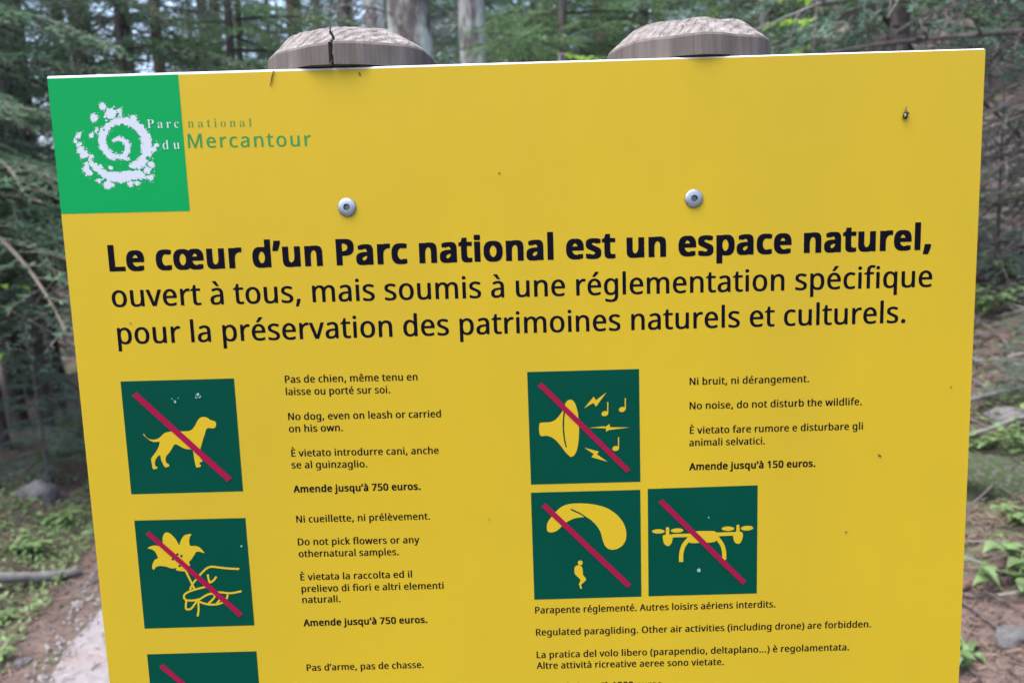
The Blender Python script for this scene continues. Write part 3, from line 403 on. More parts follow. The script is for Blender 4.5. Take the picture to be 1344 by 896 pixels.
# --- flat printed shapes
def quadmap(corners):
    a, b, c, d = corners                                  # TL TR BR BL in sign coordinates
    def f(s, t): return tuple((a[k] * (1 - s) + b[k] * s) * (1 - t) + (d[k] * (1 - s) + c[k] * s) * t for k in (0, 1))
    return f
def inv(quad):
    """inverse bilinear of a drawing's own corner points -> unit square"""
    a, b, c, d = (np.array(p, float) for p in quad)
    def f(p):
        s = t = .5; p = np.array(p, float)
        for _ in range(12):
            r = (a * (1 - s) + b * s) * (1 - t) + (d * (1 - s) + c * s) * t - p
            ds = (b - a) * (1 - t) + (c - d) * t; dt = (d - a) * (1 - s) + (c - b) * s
            det = ds[0] * dt[1] - ds[1] * dt[0]
            s -= (r[0] * dt[1] - r[1] * dt[0]) / det; t -= (ds[0] * r[1] - ds[1] * r[0]) / det
        return s, t
    return f
def smooth(c, n=3, closed=True):
    out = []; N = len(c)
    rng = range(N) if closed else range(N - 1)
    for i in rng:
        if closed: p0, p1, p2, p3 = c[i - 1], c[i], c[(i + 1) % N], c[(i + 2) % N]
        else: p0, p1, p2, p3 = c[max(i - 1, 0)], c[i], c[i + 1], c[min(i + 2, N - 1)]
        for k in range(n):
            t = k / n
            h00, h10, h01, h11 = 2 * t**3 - 3 * t**2 + 1, t**3 - 2 * t**2 + t, -2 * t**3 + 3 * t**2, t**3 - t**2
            out.append(tuple(h00 * p1[j] + h10 * .42 * (p2[j] - p0[j]) + h01 * p2[j] + h11 * .42 * (p3[j] - p1[j]) for j in (0, 1)))
    if not closed: out.append(tuple(c[-1]))
    return out
def ell(cx, cy, rx, ry, rot=0, n=22):
    c, s = math.cos(rot), math.sin(rot)
    return [(cx + rx * math.cos(t) * c - ry * math.sin(t) * s, cy + rx * math.cos(t) * s + ry * math.sin(t) * c) for t in (2 * PI * k / n for k in range(n))]
def stroke(pts, wd):
    pts = smooth(pts, 4, False); L, R = [], []
    for i, p in enumerate(pts):
        a = pts[max(i - 1, 0)]; b = pts[min(i + 1, len(pts) - 1)]
        dx, dy = b[0] - a[0], b[1] - a[1]; l = math.hypot(dx, dy) or 1
        n = (-dy / l * wd / 2, dx / l * wd / 2)
        L.append((p[0] + n[0], p[1] + n[1])); R.append((p[0] - n[0], p[1] - n[1]))
    return L + R[::-1]
def flat(name, shapes, to, m, parent, layer, step=.12):
    """shapes: list of contour lists in drawing coordinates; each a hair above the last"""
    V, F = [], []
    for k, cs in enumerate(shapes):
        cs2 = [[to(p) for p in c] for c in cs]
        pts, tr = tess(cs2); base = len(V)
        V += [SP(p[0], p[1], layer + k * step) for p in pts]; F += [tuple(base + i for i in t) for t in tr]
    return obj(name, mesh(name, V, F, m), parent)
def pictogram(label, corners, draw, shapes, slash, chips=()):
    qm = quadmap(corners)
    p = flat('pictogram', [[[(0, 0), (0, 1), (1, 1), (1, 0)]]], lambda q: qm(*q), M['dark_green'], sign, 1)
    p['label'] = label
    iv = inv(draw); to = lambda q: qm(*iv(q))
    if shapes: flat('figure', shapes, to, M['printed_yellow'], p, 2)
    (x0, y0), (x1, y1), (x2, y2), (x3, y3) = slash
    flat('slash_bar', [[slash]], to, M['crimson'], p, 5)
    for (x, y, r) in chips:
        rr = random.Random(int(x)); bl = [(x + r * (1 + .5 * (rr.random() - .5)) * math.cos(a), y + r * (1 + .6 * (rr.random() - .5)) * math.sin(a)) for a in (2 * PI * k / 9 for k in range(9))]
        flat('paint_chip', [[bl]], to, M['chip'], p, 6)
    return p
dog = [(193,438),(207,458),(225,472),(255,478),(288,470),(310,452),(335,432),(380,424),(430,424),(480,422),(505,414),(525,390),(545,352),(565,333),(590,330),(612,338),(628,350),(650,356),(663,366),(664,385),(655,402),(635,404),(612,402),(600,412),(592,440),(580,475),(570,510),(562,540),(560,570),(562,600),(575,612),(574,622),(560,628),(556,637),(566,645),(562,656),(537,660),(530,640),(522,600),(516,560),(505,542),(480,540),(450,533),(420,515),(400,508),(388,515),(375,540),(358,565),(340,585),(335,610),(342,630),(358,640),(356,654),(332,658),(318,635),(305,605),(303,585),(292,580),(272,605),(266,625),(268,648),(282,657),(278,668),(254,669),(248,645),(242,605),(248,590),(272,560),(290,525),(296,492),(260,493),(230,480),(208,462),(192,447)]
pictogram('dark green square with a yellow dog struck through', [(.0470,-.3288),(.1726,-.3297),(.1730,-.4592),(.0470,-.4580)], [(42,102),(780,82),(842,820),(112,836)], [[smooth(dog)]],
          [(150,170),(118,192),(740,755),(770,730)], [(548,190,15),(538,200,9),(558,198,9),(400,232,8),(378,212,4),(420,208,4),(392,224,4)])
flower = [(130,264),(150,250),(180,244),(215,247),(236,228),(236,190),(248,160),(268,152),(292,162),(325,195),(350,235),(357,240),(362,215),(380,182),(405,166),(440,163),(428,185),(424,215),(432,245),(470,246),(500,258),(532,294),(500,287),(475,288),(460,310),(440,340),(422,362),(430,378),(420,392),(405,400),(406,415),(385,425),(340,420),(330,410),(335,402),(300,405),(260,392),(215,388),(190,395),(172,416),(162,400),(165,375),(180,345),(202,333),(195,310),(180,285),(155,270)]
hand = [stroke(c, 14) for c in ([(398,420),(428,480),(462,550)], [(430,555),(450,512),(478,478),(505,446),(540,410),(575,392),(620,395),(700,404),(780,407)], [(556,446),(562,480),(572,508)], [(572,506),(598,488),(618,462)],
    [(540,535),(480,550),(425,568),(392,590),(388,612),(405,630),(450,632),(500,622),(545,595),(585,583),(606,600),(590,627),(560,655)], [(796,565),(720,580),(660,575),(628,572)], [(698,588),(690,620),(665,645),(620,660),(560,660),(515,648),(490,634)],
    [(642,628),(620,655)], [(405,632),(402,690),(436,692),(470,650),(480,632)], [(490,640),(492,700),(485,746)])]
pictogram('dark green square with a yellow hand picking a flower struck through', [(.0475,-.4889),(.1732,-.4905),(.1740,-.6194),(.0474,-.6184)], [(35,72),(822,48),(888,812),(108,835)],
          [[smooth(flower), ell(341,306,9,9,0,10), ell(369,318,9,10,0,10), ell(308,341,9,9,0,10), ell(356,388,10,8,0,10)]] + [[c] for c in hand],
          [(142,143),(117,164),(780,750),(808,726)], [(796,245,7)])
horn = [(122,475),(125,440),(132,428),(165,425),(205,422),(240,405),(275,365),(298,325),(310,290),(325,270),(345,264),(365,272),(385,305),(400,370),(407,460),(404,550),(392,620),(372,660),(350,671),(330,658),(305,630),(275,590),(245,555),(210,530),(175,520),(138,523),(126,505)]
slot = [(305,330),(308,340),(302,400),(301,470),(308,540),(320,600),(313,606),(300,560),(292,500),(289,430),(294,370),(300,335)]
shp = [[smooth(horn), slot], [[(442,325),(512,242),(526,268),(603,211),(528,312),(508,286)]], [[(475,463),(580,452),(597,455),(625,435),(626,458),(766,460),(620,478),(600,490),(597,466)]], [[(445,605),(548,632),(535,652),(609,706),(495,672),(512,650)]]]
for hx, hy, sx_, sy_ in ((590,362,611,280), (714,332,736,252), (668,610,688,530)):
    shp += [[ell(hx, hy, 24, 18, -.2)], [[(sx_-4,sy_),(sx_+4,sy_),(sx_+4,hy),(sx_-4,hy)]]]
pictogram('dark green square with a yellow loudspeaker and notes struck through', [(.4988,-.3337),(.6241,-.3346),(.6242,-.4646),(.4993,-.4633)], [(38,70),(834,48),(845,850),(65,872)], shp,
          [(143,144),(112,166),(744,783),(772,760)])
wing = [(155,305),(165,270),(190,235),(220,200),(260,165),(310,145),(380,138),(450,140),(510,148),(570,163),(620,185),(670,222),(710,270),(732,320),(738,370),(732,410),(710,445),(680,467),(640,477),(605,470),(580,445),(565,405),(550,350),(520,300),(480,260),(440,234),(395,205),(338,179),(331,187),(385,212),(428,237),(400,240),(350,250),(300,275),(260,310),(225,340),(185,350),(160,340)]
man = [(362,602),(385,590),(408,598),(418,620),(420,650),(420,660),(440,685),(443,700),(430,715),(412,730),(408,745),(415,758),(405,767),(396,745),(393,725),(403,705),(396,690),(375,670),(360,650),(358,620)]
pictogram('dark green square with a yellow paraglider struck through', [(.4989,-.4728),(.6239,-.4740),(.6238,-.6020),(.4992,-.6009)], [(38,62),(840,40),(850,826),(66,846)], [[smooth(wing)], [smooth(man)], [ell(401,573,18,18)]],
          [(146,136),(114,159),(744,758),(776,734)])
drone = [[ell(135,370,46,16)], [ell(272,364,46,16,-.04)], [ell(646,352,46,16)], [ell(786,349,46,17,-.06)], [[(190,345),(202,338),(214,345),(215,398),(190,398)]], [[(708,328),(719,322),(730,328),(732,384),(707,384)]],
    [smooth([(167,412),(172,398),(203,392),(236,395),(240,420),(232,455),(215,475),(195,475),(175,455)])], [smooth([(680,390),(690,378),(720,374),(748,378),(756,400),(750,430),(735,458),(712,462),(692,445)])],
    [[(235,390),(372,386),(372,412),(235,414)]], [[(556,380),(690,376),(690,402),(570,407)]], [smooth([(345,425),(365,388),(410,370),(480,368),(545,370),(562,384),(578,408),(578,425),(540,450),(460,454),(370,455)])],
    [stroke([(355,430),(320,475),(304,530),(302,594)], 31)], [stroke([(568,420),(603,470),(617,520),(618,580)], 30)]]
pictogram('dark green square with a yellow drone struck through', [(.6324,-.4733),(.7585,-.4736),(.7584,-.6034),(.6320,-.6019)], [(55,62),(865,40),(858,830),(66,850)], drone, [(165,135),(132,158),(752,762),(780,738)], [(432,655,14),(503,270,6)])
gun = [[[(300,300),(620,300),(620,330),(420,340),(380,420),(330,420),(345,345),(300,340)]]]
pictogram('dark green square cut off by the bottom of the picture, red slash', [(.0474,-.6499),(.1740,-.6512),(.1744,-.7800),(.0474,-.7788)], [(0,0),(1000,0),(1000,1000),(0,1000)], None, [(138,94),(102,124),(905,905),(940,878)])

# --- logo: bright green square, speckled white spiral, park name
lq = [(.0008,-.0030),(.1386,-.0026),(.1392,-.1452),(.0008,-.1440)]
logo = flat('logo_square', [[[(0,0),(0,1),(1,1),(1,0)]]], lambda q: quadmap(lq)(*q), M['logo_green'], sign, 1)
lmap = inv([(-196.5,-141),(918,-164.5),(1021,1005),(-63,1030)])       # corners of the square in the drawing below
arms = [[(380,386,10),(405,378,14),(432,380,18),(458,390,22),(478,405,28),(492,430,32),(495,460,34),(486,490,36),(465,515,38),(440,528,30)],
        [(505,549,5),(470,547,14),(430,537,24),(390,530,32),(350,520,40),(315,490,44),(293,455,46),(280,415,50),(278,375,54),(278,330,50),(300,300,44),(335,262,44),(375,238,42),(420,226,44),(460,224,46),(500,232,48),(545,252,56),(590,285,62),(622,325,58),(643,365,60),(650,410,64),(656,455,74),(652,500,66),(640,540,58),(615,575,60),(585,600,58),(550,606,36),(520,604,14)],
        [(645,718,12),(615,705,36),(585,690,56),(540,695,64),(490,702,72),(430,710,80),(380,708,68),(340,698,58),(300,680,48),(265,660,42),(235,635,38),(210,610,32),(175,575,18)]]
blobs = [(277,100,23),(345,160,40),(420,140,14),(428,165,12),(204,195,27),(78,345,19),(190,350,12),(85,425,15),(95,475,27),(122,508,32),(180,530,15),(150,600,12),(145,640,26),(163,672,20),(250,742,15),(335,772,32),(520,768,20),(690,713,20),(655,655,18),(733,433,12),(690,600,24),(665,640,20),(700,470,22),(225,300,14),(50,400,7),(540,205,20),(575,760,10),(350,630,9),(270,620,12),(300,180,8),(610,560,20)]
holes = [(663,545,17),(290,300,9),(440,262,14),(470,275,10)]
G = 190
gxs = np.linspace(20, 770, G); gys = np.linspace(60, 820, G)
GX, GY = np.meshgrid(gxs, gys)
fld = np.full(GX.shape, -1e9)
for a in arms:
    for (ax, ay, aw), (bx, by, bw) in zip(a, a[1:]):
        dx, dy = bx - ax, by - ay; t = np.clip(((GX - ax) * dx + (GY - ay) * dy) / (dx * dx + dy * dy), 0, 1)
        fld = np.maximum(fld, (aw + (bw - aw) * t) * .53 + .5 - np.hypot(GX - ax - t * dx, GY - ay - t * dy))
for bx, by, br in blobs: fld = np.maximum(fld, br - np.hypot(GX - bx, GY - by))
fld = fld + 22 * fbm(GX, GY, 1 / 26., 2, 21) + 30 * (vnoise(GX / 7., GY / 7., 5) - .5) + 7
spk = (vnoise(GX / 9, GY / 9, 77) - .83) * 60
fld = np.where(fld > -26, np.maximum(fld, np.minimum(spk, 4)), fld)
for bx, by, br in holes: fld = np.minimum(fld, np.hypot(GX - bx, GY - by) - br)
qmL = quadmap(lq); V, F, vid = [], [], {}
def vtx(key, x, y):
    if key not in vid:
        s, t = lmap((x, y)); u, v = qmL(s, t); vid[key] = len(V); V.append(SP(u, v, 2))
    return vid[key]
for j in range(G - 1):
    for i in range(G - 1):
        cs = [(i, j), (i, j + 1), (i + 1, j + 1), (i + 1, j)]
        f = [fld[b, a] for a, b in cs]
        if max(f) <= 0: continue
        poly = []
        for k in range(4):
            (a, b), (c, d) = cs[k], cs[(k + 1) % 4]; fa, fb = f[k], f[(k + 1) % 4]
            if fa > 0: poly.append(vtx((a, b), gxs[a], gys[b]))
            if (fa > 0) != (fb > 0):
                t = fa / (fa - fb); lo = min((a, b), (c, d)); hi = max((a, b), (c, d))
                poly.append(vtx((lo, hi), gxs[a] + (gxs[c] - gxs[a]) * t, gys[b] + (gys[d] - gys[b]) * t))
        if len(poly) > 2: F.append(tuple(poly))
obj('spiral_emblem', mesh('spiral_emblem', V, F, M['logo_white']), logo)
lettering('logo_lettering', [ln("Parc", .1017, -.0569, .1350, -.0575, .0158, -.014, 'serif', True), ln("du", .1161, -.0794, .1342, -.0795, .0168, -.014, 'serif', True)], M['logo_white'], logo, 3, 'white letter-spaced words in serif type')
lettering('park_name_lettering', [ln("national", .1446, -.0573, .2121, -.0586, .0158, -.014, 'serif', True), ln("Mercantour", .1433, -.0788, .2741, -.0806, .0205, .012, 'sans', True)], M['logo_text_green'], sign, 1, 'green letter-spaced park name')

# --- screws
def lathe(profile, n=40, name='lathe', m=None, axis='Y'):
    V, F = [], []
    for r, y in profile:
        for k in range(n):
            t = 2 * PI * k / n; V.append((r * math.cos(t), y, r * math.sin(t)))
    for i in range(len(profile) - 1):
        for k in range(n): F.append((i * n + k, i * n + (k + 1) % n, (i + 1) * n + (k + 1) % n, (i + 1) * n + k))
    F.append(tuple((len(profile) - 1) * n + k for k in range(n)))
    return V, F
hr = .0060
V, F = lathe([(hr, 0), (hr, -.0006), (hr * .94, -.0012), (hr * .84, -.0015), (hr * .42, -.0017), (hr * .36, -.0017)], 40)
F.pop(); ms = mesh('screw', V, F, M['steel'], True)
V, F = [], []
for rr, y in ((hr * .37, -.00172), (hr * .30, -.0002)):
    for k in range(24):
        t = 2 * PI * k / 24; q = rr * (1 + .09 * math.cos(6 * t)); V.append((q * math.cos(t), y, q * math.sin(t)))
for k in range(24): F.append((k, (k + 1) % 24, 24 + (k + 1) % 24, 24 + k))
F.append(tuple(24 + k for k in range(24)))
msk = mesh('socket', V, F, M['socket'])
for (u, v) in ((.3089, -.1465), (.6861, -.1489)):
    p = SP(u, v, 0)
    s = obj('screw', ms, sign, p); s.rotation_euler = (0, random.uniform(0, 1), 0)
    obj('socket', msk, s)

# --- wooden posts: round logs notched for the panel, bevelled sawn tops
def post(cx, cy, R, seed, crack=None, shift=0., lift=0.):
    rng = np.random.RandomState(seed); n = 480; V, F, mi = [], [], []
    th = np.arange(n) * 2 * PI / n
    lump = sum(a * np.cos(k * th + p) for k, a, p in ((1, .005, rng.rand() * 6), (2, .014, rng.rand() * 6), (3, .009, rng.rand() * 6), (5, .008, rng.rand() * 6), (9, .004, rng.rand() * 6), (23, .003, rng.rand() * 6)))
    top = zt; jag = np.interp(np.arange(n), np.arange(0, n + 5, 5), rng.uniform(-1, 1, n // 5 + 1))
    rings = [(1.0, -.6, 1), (1.0, .5, 1), (1.0, top - .02, 1), (1.0, top + .0004, 1), (1.0, top + .0008, 0), (1.0, top + .006, 0), (1.0, top + .0125, 0), (.985, top + .0142, 0)]
    rings += [(.985 + (.69 - .985) * k / 7, top + .0142 + .0138 * k / 7, 2) for k in range(1, 8)]
    rings += [(.63, top + .0288, 2), (.3, top + .0291, 2), (.02, top + .0291, 2)]
    for q, (rs, z, kind) in enumerate(rings):
        for k in range(n):
            r = R * (rs + lump[k] * (1 if rs > .3 else .3)); dz = 0
            if kind == 2: dz = jag[k] * .0005 * (1 if q % 2 else .6) + .0006 * (rng.rand() - .5)
            if q >= 5: dz += .0012 * math.sin(2 * th[k] + seed) + .0005 * math.sin(7 * th[k])
            if crack is not None and q >= 4:
                dd = abs((th[k] - crack - .014 * math.sin(q * .9) + PI) % (2 * PI) - PI) * R
                if dd < .0007 * (1 + .3 * math.sin(q * 2.3)): r -= .007 * min(1, rs + .1); dz -= .003 * (kind == 2)
            x, y = cx + shift * sstep(.0145, .033, z - top) + r * math.cos(th[k]), cy + r * math.sin(th[k])
            if kind == 1: y = max(y, .0082)
            V.append((x, y, z + dz + (lift if q >= 5 else 0)))
        if q:
            for k in range(n):
                k2 = (k + 1) % n
                F.append(((q - 1) * n + k, (q - 1) * n + k2, q * n + k2, q * n + k)); mi.append(1 if q >= 8 else 0)
    F.append(tuple((len(rings) - 1) * n + k for k in range(n))); mi.append(1)
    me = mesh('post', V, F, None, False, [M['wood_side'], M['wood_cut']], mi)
    return obj('post', me, sign)
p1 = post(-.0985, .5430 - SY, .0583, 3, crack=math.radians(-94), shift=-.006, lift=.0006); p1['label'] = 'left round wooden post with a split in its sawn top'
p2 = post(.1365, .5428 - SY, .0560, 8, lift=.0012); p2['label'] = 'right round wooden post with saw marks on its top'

# --- small things lying on the sign
def world(u, v): p = SP(u, v, 0); return (p[0], SY, p[2] + SB)
x, y, z = world(.2374, -.0087)
V, F = tubes([[((-.0013, -.0006, -.0052), .00025), ((0, -.0007, 0), .0004), ((.0016, -.0007, .0042), .0003)]], 5)
tag(obj('spruce_needle', mesh('needle', V, F, M['brown']), None, (x, y, z)), 'brown spruce needle stuck across the top edge of the yellow sign near the left post', 'needle')
x, y, z = world(.9146, -.0664)
fly = thing('dead_fly', 'small black dead fly hanging on the yellow sign near its upper right corner', 'insect', (x, y, z))
V, F = [], []
def blob(c, r, n=8, mrows=6):
    b = len(V)
    for i in range(mrows + 1):
        p = PI * i / mrows
        for k in range(n): V.append((c[0] + r[0] * math.sin(p) * math.cos(2 * PI * k / n), c[1] + r[1] * math.sin(p) * math.sin(2 * PI * k / n), c[2] + r[2] * math.cos(p)))
    for i in range(mrows):
        for k in range(n): F.append((b + i * n + k, b + i * n + (k + 1) % n, b + (i + 1) * n + (k + 1) % n, b + (i + 1) * n + k))
blob((0, -.0014, -.0012), (.0017, .0013, .0020)); blob((.0001, -.0013, .0008), (.0012, .0010, .0013)); blob((.0016, -.0012, .0004), (.0009, .0007, .0008))
v2, f2 = tubes([[((0, -.0013, .001), .00035), ((.0003, -.001, .0028), .0003), ((.0007, -.0008, .0046), .00028)], [((-.0008, -.001, -.001), .0002), ((-.0016, -.0004, -.0026), .00014)], [((.0006, -.001, -.002), .0002), ((.0014, -.0003, -.003), .00014)]], 5)
b = len(V); V += v2; F += [tuple(b + i for i in f) for f in f2]
obj('body', mesh('fly_body', V, F, M['chitin'], True), fly)
V, F = [(-.0004, -.0024, .0002), (-.0016, -.0028, -.0014), (-.0012, -.0028, -.0022), (0, -.0026, -.001)], [(0, 1, 2, 3)]
obj('wing', mesh('fly_wing', V, F, M['wing']), fly)
for lab, u, v, ln_, ang in (('tiny dark seed husk on the yellow sign below the bold 150 euros line', .8976, -.4435, .0030, -.7), ('pinhead brown speck on bare yellow right of the drone square', .8610, -.5324, .0016, .4), ('faint brown speck on the yellow between the two screws', .4749, -.1151, .0016, .6),
                            ('pinhead speck on the yellow near the right edge of the sign', .9768, -.3668, .0012, -.2), ('tiny speck on the yellow above the word pour', .0640, -.2640, .0012, .2), ('short brown speck at the top of the sign under the left post', .3302, -.0075, .0026, -1.2), ('pinhead speck on the yellow left of the paraglider square', .4503, -.5025, .0011, .2)):
    x, y, z = world(u, v); V, F = [], []
    blob((0, -.0004, 0), (ln_ / 2, .0004, ln_ / 5))
    o = obj('speck', mesh('speck', V, F, M['brown']), None, (x, y, z)); o.rotation_euler = (0, -ang, 0)
    tag(o, lab, 'debris', 'specks of dirt on the sign')

# ------------------------------------------------------------------ spruce boughs, crowns and trunks
def unit(a): return a / (np.linalg.norm(a, axis=-1, keepdims=True) + 1e-9)
def bough(L, rng, nl=.020, nw=.0042, step=.008, gap=.045, droop=.22, lift=.10, tw=.50):
    """one spruce bough along +X: needle quads and twig quads"""
    seg = []                                                   # p0, p1, radius
    def ax(s): return np.array([s, .06 * L * math.sin(2.1 * s / L + ph), lift * s - droop * s * s / L])
    ph = rng.rand() * 6
    ss = np.arange(0, L, .06); ap = np.array([ax(s) for s in ss])
    for i in range(len(ap) - 1): seg.append((ap[i], ap[i + 1], .009 * L * (1 - ss[i] / L) + .0015))
    s = L * (.06 + .1 * rng.rand()); side = 1
    while s < L:
        p = ax(s); d = unit(ax(s + .01) - p); lat = np.array([-d[1], d[0], 0]) * side
        a = math.radians(rng.uniform(42, 66)); l = max(.05, min(tw * (L - s) + .04, .5 * L) * rng.uniform(.6, 1.1))
        dr = unit(d * math.cos(a) + lat * math.sin(a)); q = p; t = 0; st = .05; hang = rng.uniform(.15, .7)
        while t < l:
            st2 = min(st, l - t + .005); d2 = unit(dr + np.array([0, 0, -hang * t / max(l, .15)]) + .12 * rng.randn(3)); q2 = q + d2 * st2
            seg.append((q, q2, .0018)); 
            if l > .16 and t > .02 and rng.rand() < .85:
                sgn = 1 if rng.rand() < .5 else -1
                l2 = rng.uniform(.25, .5) * (l - t) + .03
                e = unit(d2 * .7 + sgn * np.array([-d2[1], d2[0], 0]) * .7 + np.array([0, 0, -.25]) + .12 * rng.randn(3)); seg.append((q2, q2 + e * l2, .0013))
            q = q2; t += st
        side = -side; s += gap * rng.uniform(.6, 1.3)
    P0 = np.array([a for a, b, c in seg]); P1 = np.array([b for a, b, c in seg]); RR = np.array([c for a, b, c in seg])
    ln_ = np.linalg.norm(P1 - P0, axis=1)
    cnt = np.maximum(1, (ln_ / step).astype(int)); idx = np.repeat(np.arange(len(seg)), cnt)
    keep = ~((RR[idx] > .004) & (rng.rand(len(idx)) < .8)); idx = idx[keep]
    t = rng.rand(len(idx))[:, None]; B = P0[idx] + (P1[idx] - P0[idx]) * t; D = unit(P1[idx] - P0[idx])
    Rn = rng.randn(len(idx), 3); Rn[:, 2] = np.abs(Rn[:, 2]) * .7; Rn = unit(Rn - D * (Rn * D).sum(1, keepdims=True))
    N = unit(D * .75 + Rn * .8); Wd = unit(np.cross(N, rng.randn(len(idx), 3)))
    l = nl * rng.uniform(.7, 1.25, len(idx))[:, None]; wv = Wd * nw / 2
    needles = np.stack([B - wv, B + wv, B + N * l + wv * .5, B + N * l - wv * .5], 1)
    D = unit(P1 - P0); A = unit(np.cross(D, np.array([.1, .2, 1.]))); Bv = np.cross(D, A); r = RR[:, None]
    tw_ = [];
    for k in range(3):
        c0, s0, c1, s1 = math.cos(2.094 * k), math.sin(2.094 * k), math.cos(2.094 * (k + 1)), math.sin(2.094 * (k + 1))
        u0 = (A * c0 + Bv * s0) * r; u1 = (A * c1 + Bv * s1) * r
        tw_.append(np.stack([P0 + u0, P0 + u1, P1 + u1, P1 + u0], 1))
    return needles, np.concatenate(tw_)
def place(Q, az, tilt, sc, base):
    ca, sa, ct, st = math.cos(az), math.sin(az), math.cos(tilt), math.sin(tilt)
    Rm = np.array([[ca * ct, -sa, -ca * st], [sa * ct, ca, -sa * st], [st, 0, ct]])
    return Q @ Rm.T * sc + np.array(base)
def two_mat(name, A, B, ma, mb):
    me = quads(name, np.concatenate([A, B]), ma); me.materials.append(mb)
    me.polygons.foreach_set('material_index', np.r_[np.zeros(len(A), np.int32), np.ones(len(B), np.int32)]); me.update(); return me
rngB = np.random.RandomState(11)
TPL = [bough(1.0, rngB, .020, .0046, .0085, .042, d, .12) for d in (.18, .30, .42, .26)]
TPLC = [bough(1.0, rngB, .016, .0052, .012, .05, d, .10, .42) for d in (.22, .34, .45)]     # for big far crowns
def crown(name, z0, z1, L0, L1, n, seed, m, tpl, tilt=(.0, .35), base=0., shape=.9, gap=None):
    rng = np.random.RandomState(seed); A, B = [], []
    for k in range(n):
        f = (k + rng.rand()) / n; z = z0 + (z1 - z0) * f
        L = (L0 * (1 - f) ** shape + L1) * rng.uniform(.65, 1.15); az = k * 2.399 + rng.uniform(-.5, .5)
        if gap and rng.rand() < gap: continue
        nd, tw = tpl[rng.randint(len(tpl))]
        tl = tilt[0] + (tilt[1] - tilt[0]) * f + rng.uniform(-.15, .15)
        A.append(place(nd, az, tl, L, (0, 0, z))); B.append(place(tw, az, tl, L, (0, 0, z)))
    return two_mat(name, np.concatenate(A), np.concatenate(B), m, M['twig'])
def dead_set(name, z0, z1, L, n, seed, m, droop=.35, azc=None):
    rng = np.random.RandomState(seed); paths = []
    for k in range(n):
        z = rng.uniform(z0, z1); az = rng.uniform(0, 2 * PI) if azc is None else azc + rng.uniform(-.8, .8); l = L * rng.uniform(.45, 1.1)
        d = Vector((math.cos(az), math.sin(az), rng.uniform(-.25, .15))); p = Vector((0, 0, z)); P = []; r0 = .011 * l + .004
        ns = 8
        for i in range(ns + 1):
            P.append((p.copy(), r0 * (1 - .85 * i / ns)))
            if i > 1:
                for _ in range(2):
                    if rng.rand() < .75:
                        e = Vector((d.x, d.y, 0)).normalized() * .6 + Vector((-d.y, d.x, 0)) * rng.choice([-1, 1]) * rng.uniform(.4, 1) + Vector((0, 0, rng.uniform(-.7, .2)))
                        tl = rng.uniform(.1, .34) * l * (1.1 - i / ns) + .05; q = p + e.normalized() * tl * .5 + Vector((0, 0, -.02))
                        paths.append([(p.copy(), r0 * .35), (q, r0 * .25), (q + (e.normalized() + Vector((rng.uniform(-.3, .3), rng.uniform(-.3, .3), -.25))) * tl * .5, r0 * .1)])
            p = p + d * (l / ns); d = (d + Vector((rng.uniform(-.12, .12), rng.uniform(-.12, .12), -droop / ns + rng.uniform(-.08, .08)))).normalized()
        paths.append(P)
    V, F = tubes(paths, 4, False); return mesh(name, V, F, m)
def trunk(name, r0, h, seed, m, flare=1.5, lean=(0, 0), r1=.15):
    rng = np.random.RandomState(seed); n = 18; V, F = [], []; zs = [-.4, 0, .12, .3, .6] + list(np.linspace(1.0, h, 14))
    ph = rng.rand(6) * 6
    for q, z in enumerate(zs):
        f = max(0, z) / h; r = r0 * (1 - f * (1 - r1)) * (1 + (flare - 1) * math.exp(-max(z, 0) / .22))
        cx = lean[0] * z + .02 * math.sin(z * .9 + ph[0]); cy = lean[1] * z + .02 * math.sin(z * .8 + ph[1])
        for k in range(n):
            t = 2 * PI * k / n; rr = r * (1 + .05 * math.sin(3 * t + ph[2]) + .04 * math.sin(5 * t + ph[3] + z) + .03 * (rng.rand() - .5) + .12 * math.exp(-max(z, 0) / .2) * math.sin(4 * t + ph[4]))
            V.append((cx + rr * math.cos(t), cy + rr * math.sin(t), z))
    for i in range(len(zs) - 1):
        for k in range(n): F.append((i * n + k, i * n + (k + 1) % n, (i + 1) * n + (k + 1) % n, (i + 1) * n + k))
    return mesh(name, V, F, m, True)

CR = dict(
    young=crown('young_crown', .5, 5.6, 1.5, .12, 74, 1, M['needles'], TPL, (-.12, .5)),
    young2=crown('young_crown', .9, 6.6, 1.9, .12, 80, 2, M['needles_blue'], TPL, (-.22, .5)),
    bright=crown('fresh_crown', .6, 6.5, 1.7, .15, 78, 3, M['needles_bright'], TPL, (-.1, .5)),
    sapling=crown('sapling_crown', .12, 1.55, .62, .06, 46, 4, M['needles_blue'], TPL, (-.05, .6)),
    tall=crown('tall_crown', 5.2, 17, 2.6, .3, 84, 5, M['needles'], TPLC, (-.3, .4), gap=.1),
    tall2=crown('tall_crown', 3.2, 15, 2.4, .3, 90, 6, M['needles_blue'], TPLC, (-.35, .4), gap=.12),
    tall3=crown('tall_crown', 6.2, 19, 2.7, .3, 84, 7, M['needles_bright'], TPLC, (-.3, .4), gap=.15),
)
CR['low'] = crown('drooping_crown', .7, 4.3, 1.75, .25, 58, 14, M['needles_blue'], TPL, (-.30, .35))
CR['low2'] = crown('drooping_crown', .9, 4.4, 1.8, .25, 58, 15, M['needles'], TPL, (-.25, .35))
CR['mid'] = crown('spreading_crown', 1.6, 6.4, 1.9, .25, 66, 8, M['needles'], TPL, (-.30, .35))
CR['mid2'] = crown('spreading_crown', 1.7, 6.4, 2.0, .25, 66, 9, M['needles_blue'], TPL, (-.35, .35))
CR['mid3'] = crown('spreading_crown', 1.6, 6.6, 1.9, .25, 66, 10, M['needles_bright'], TPL, (-.25, .4))
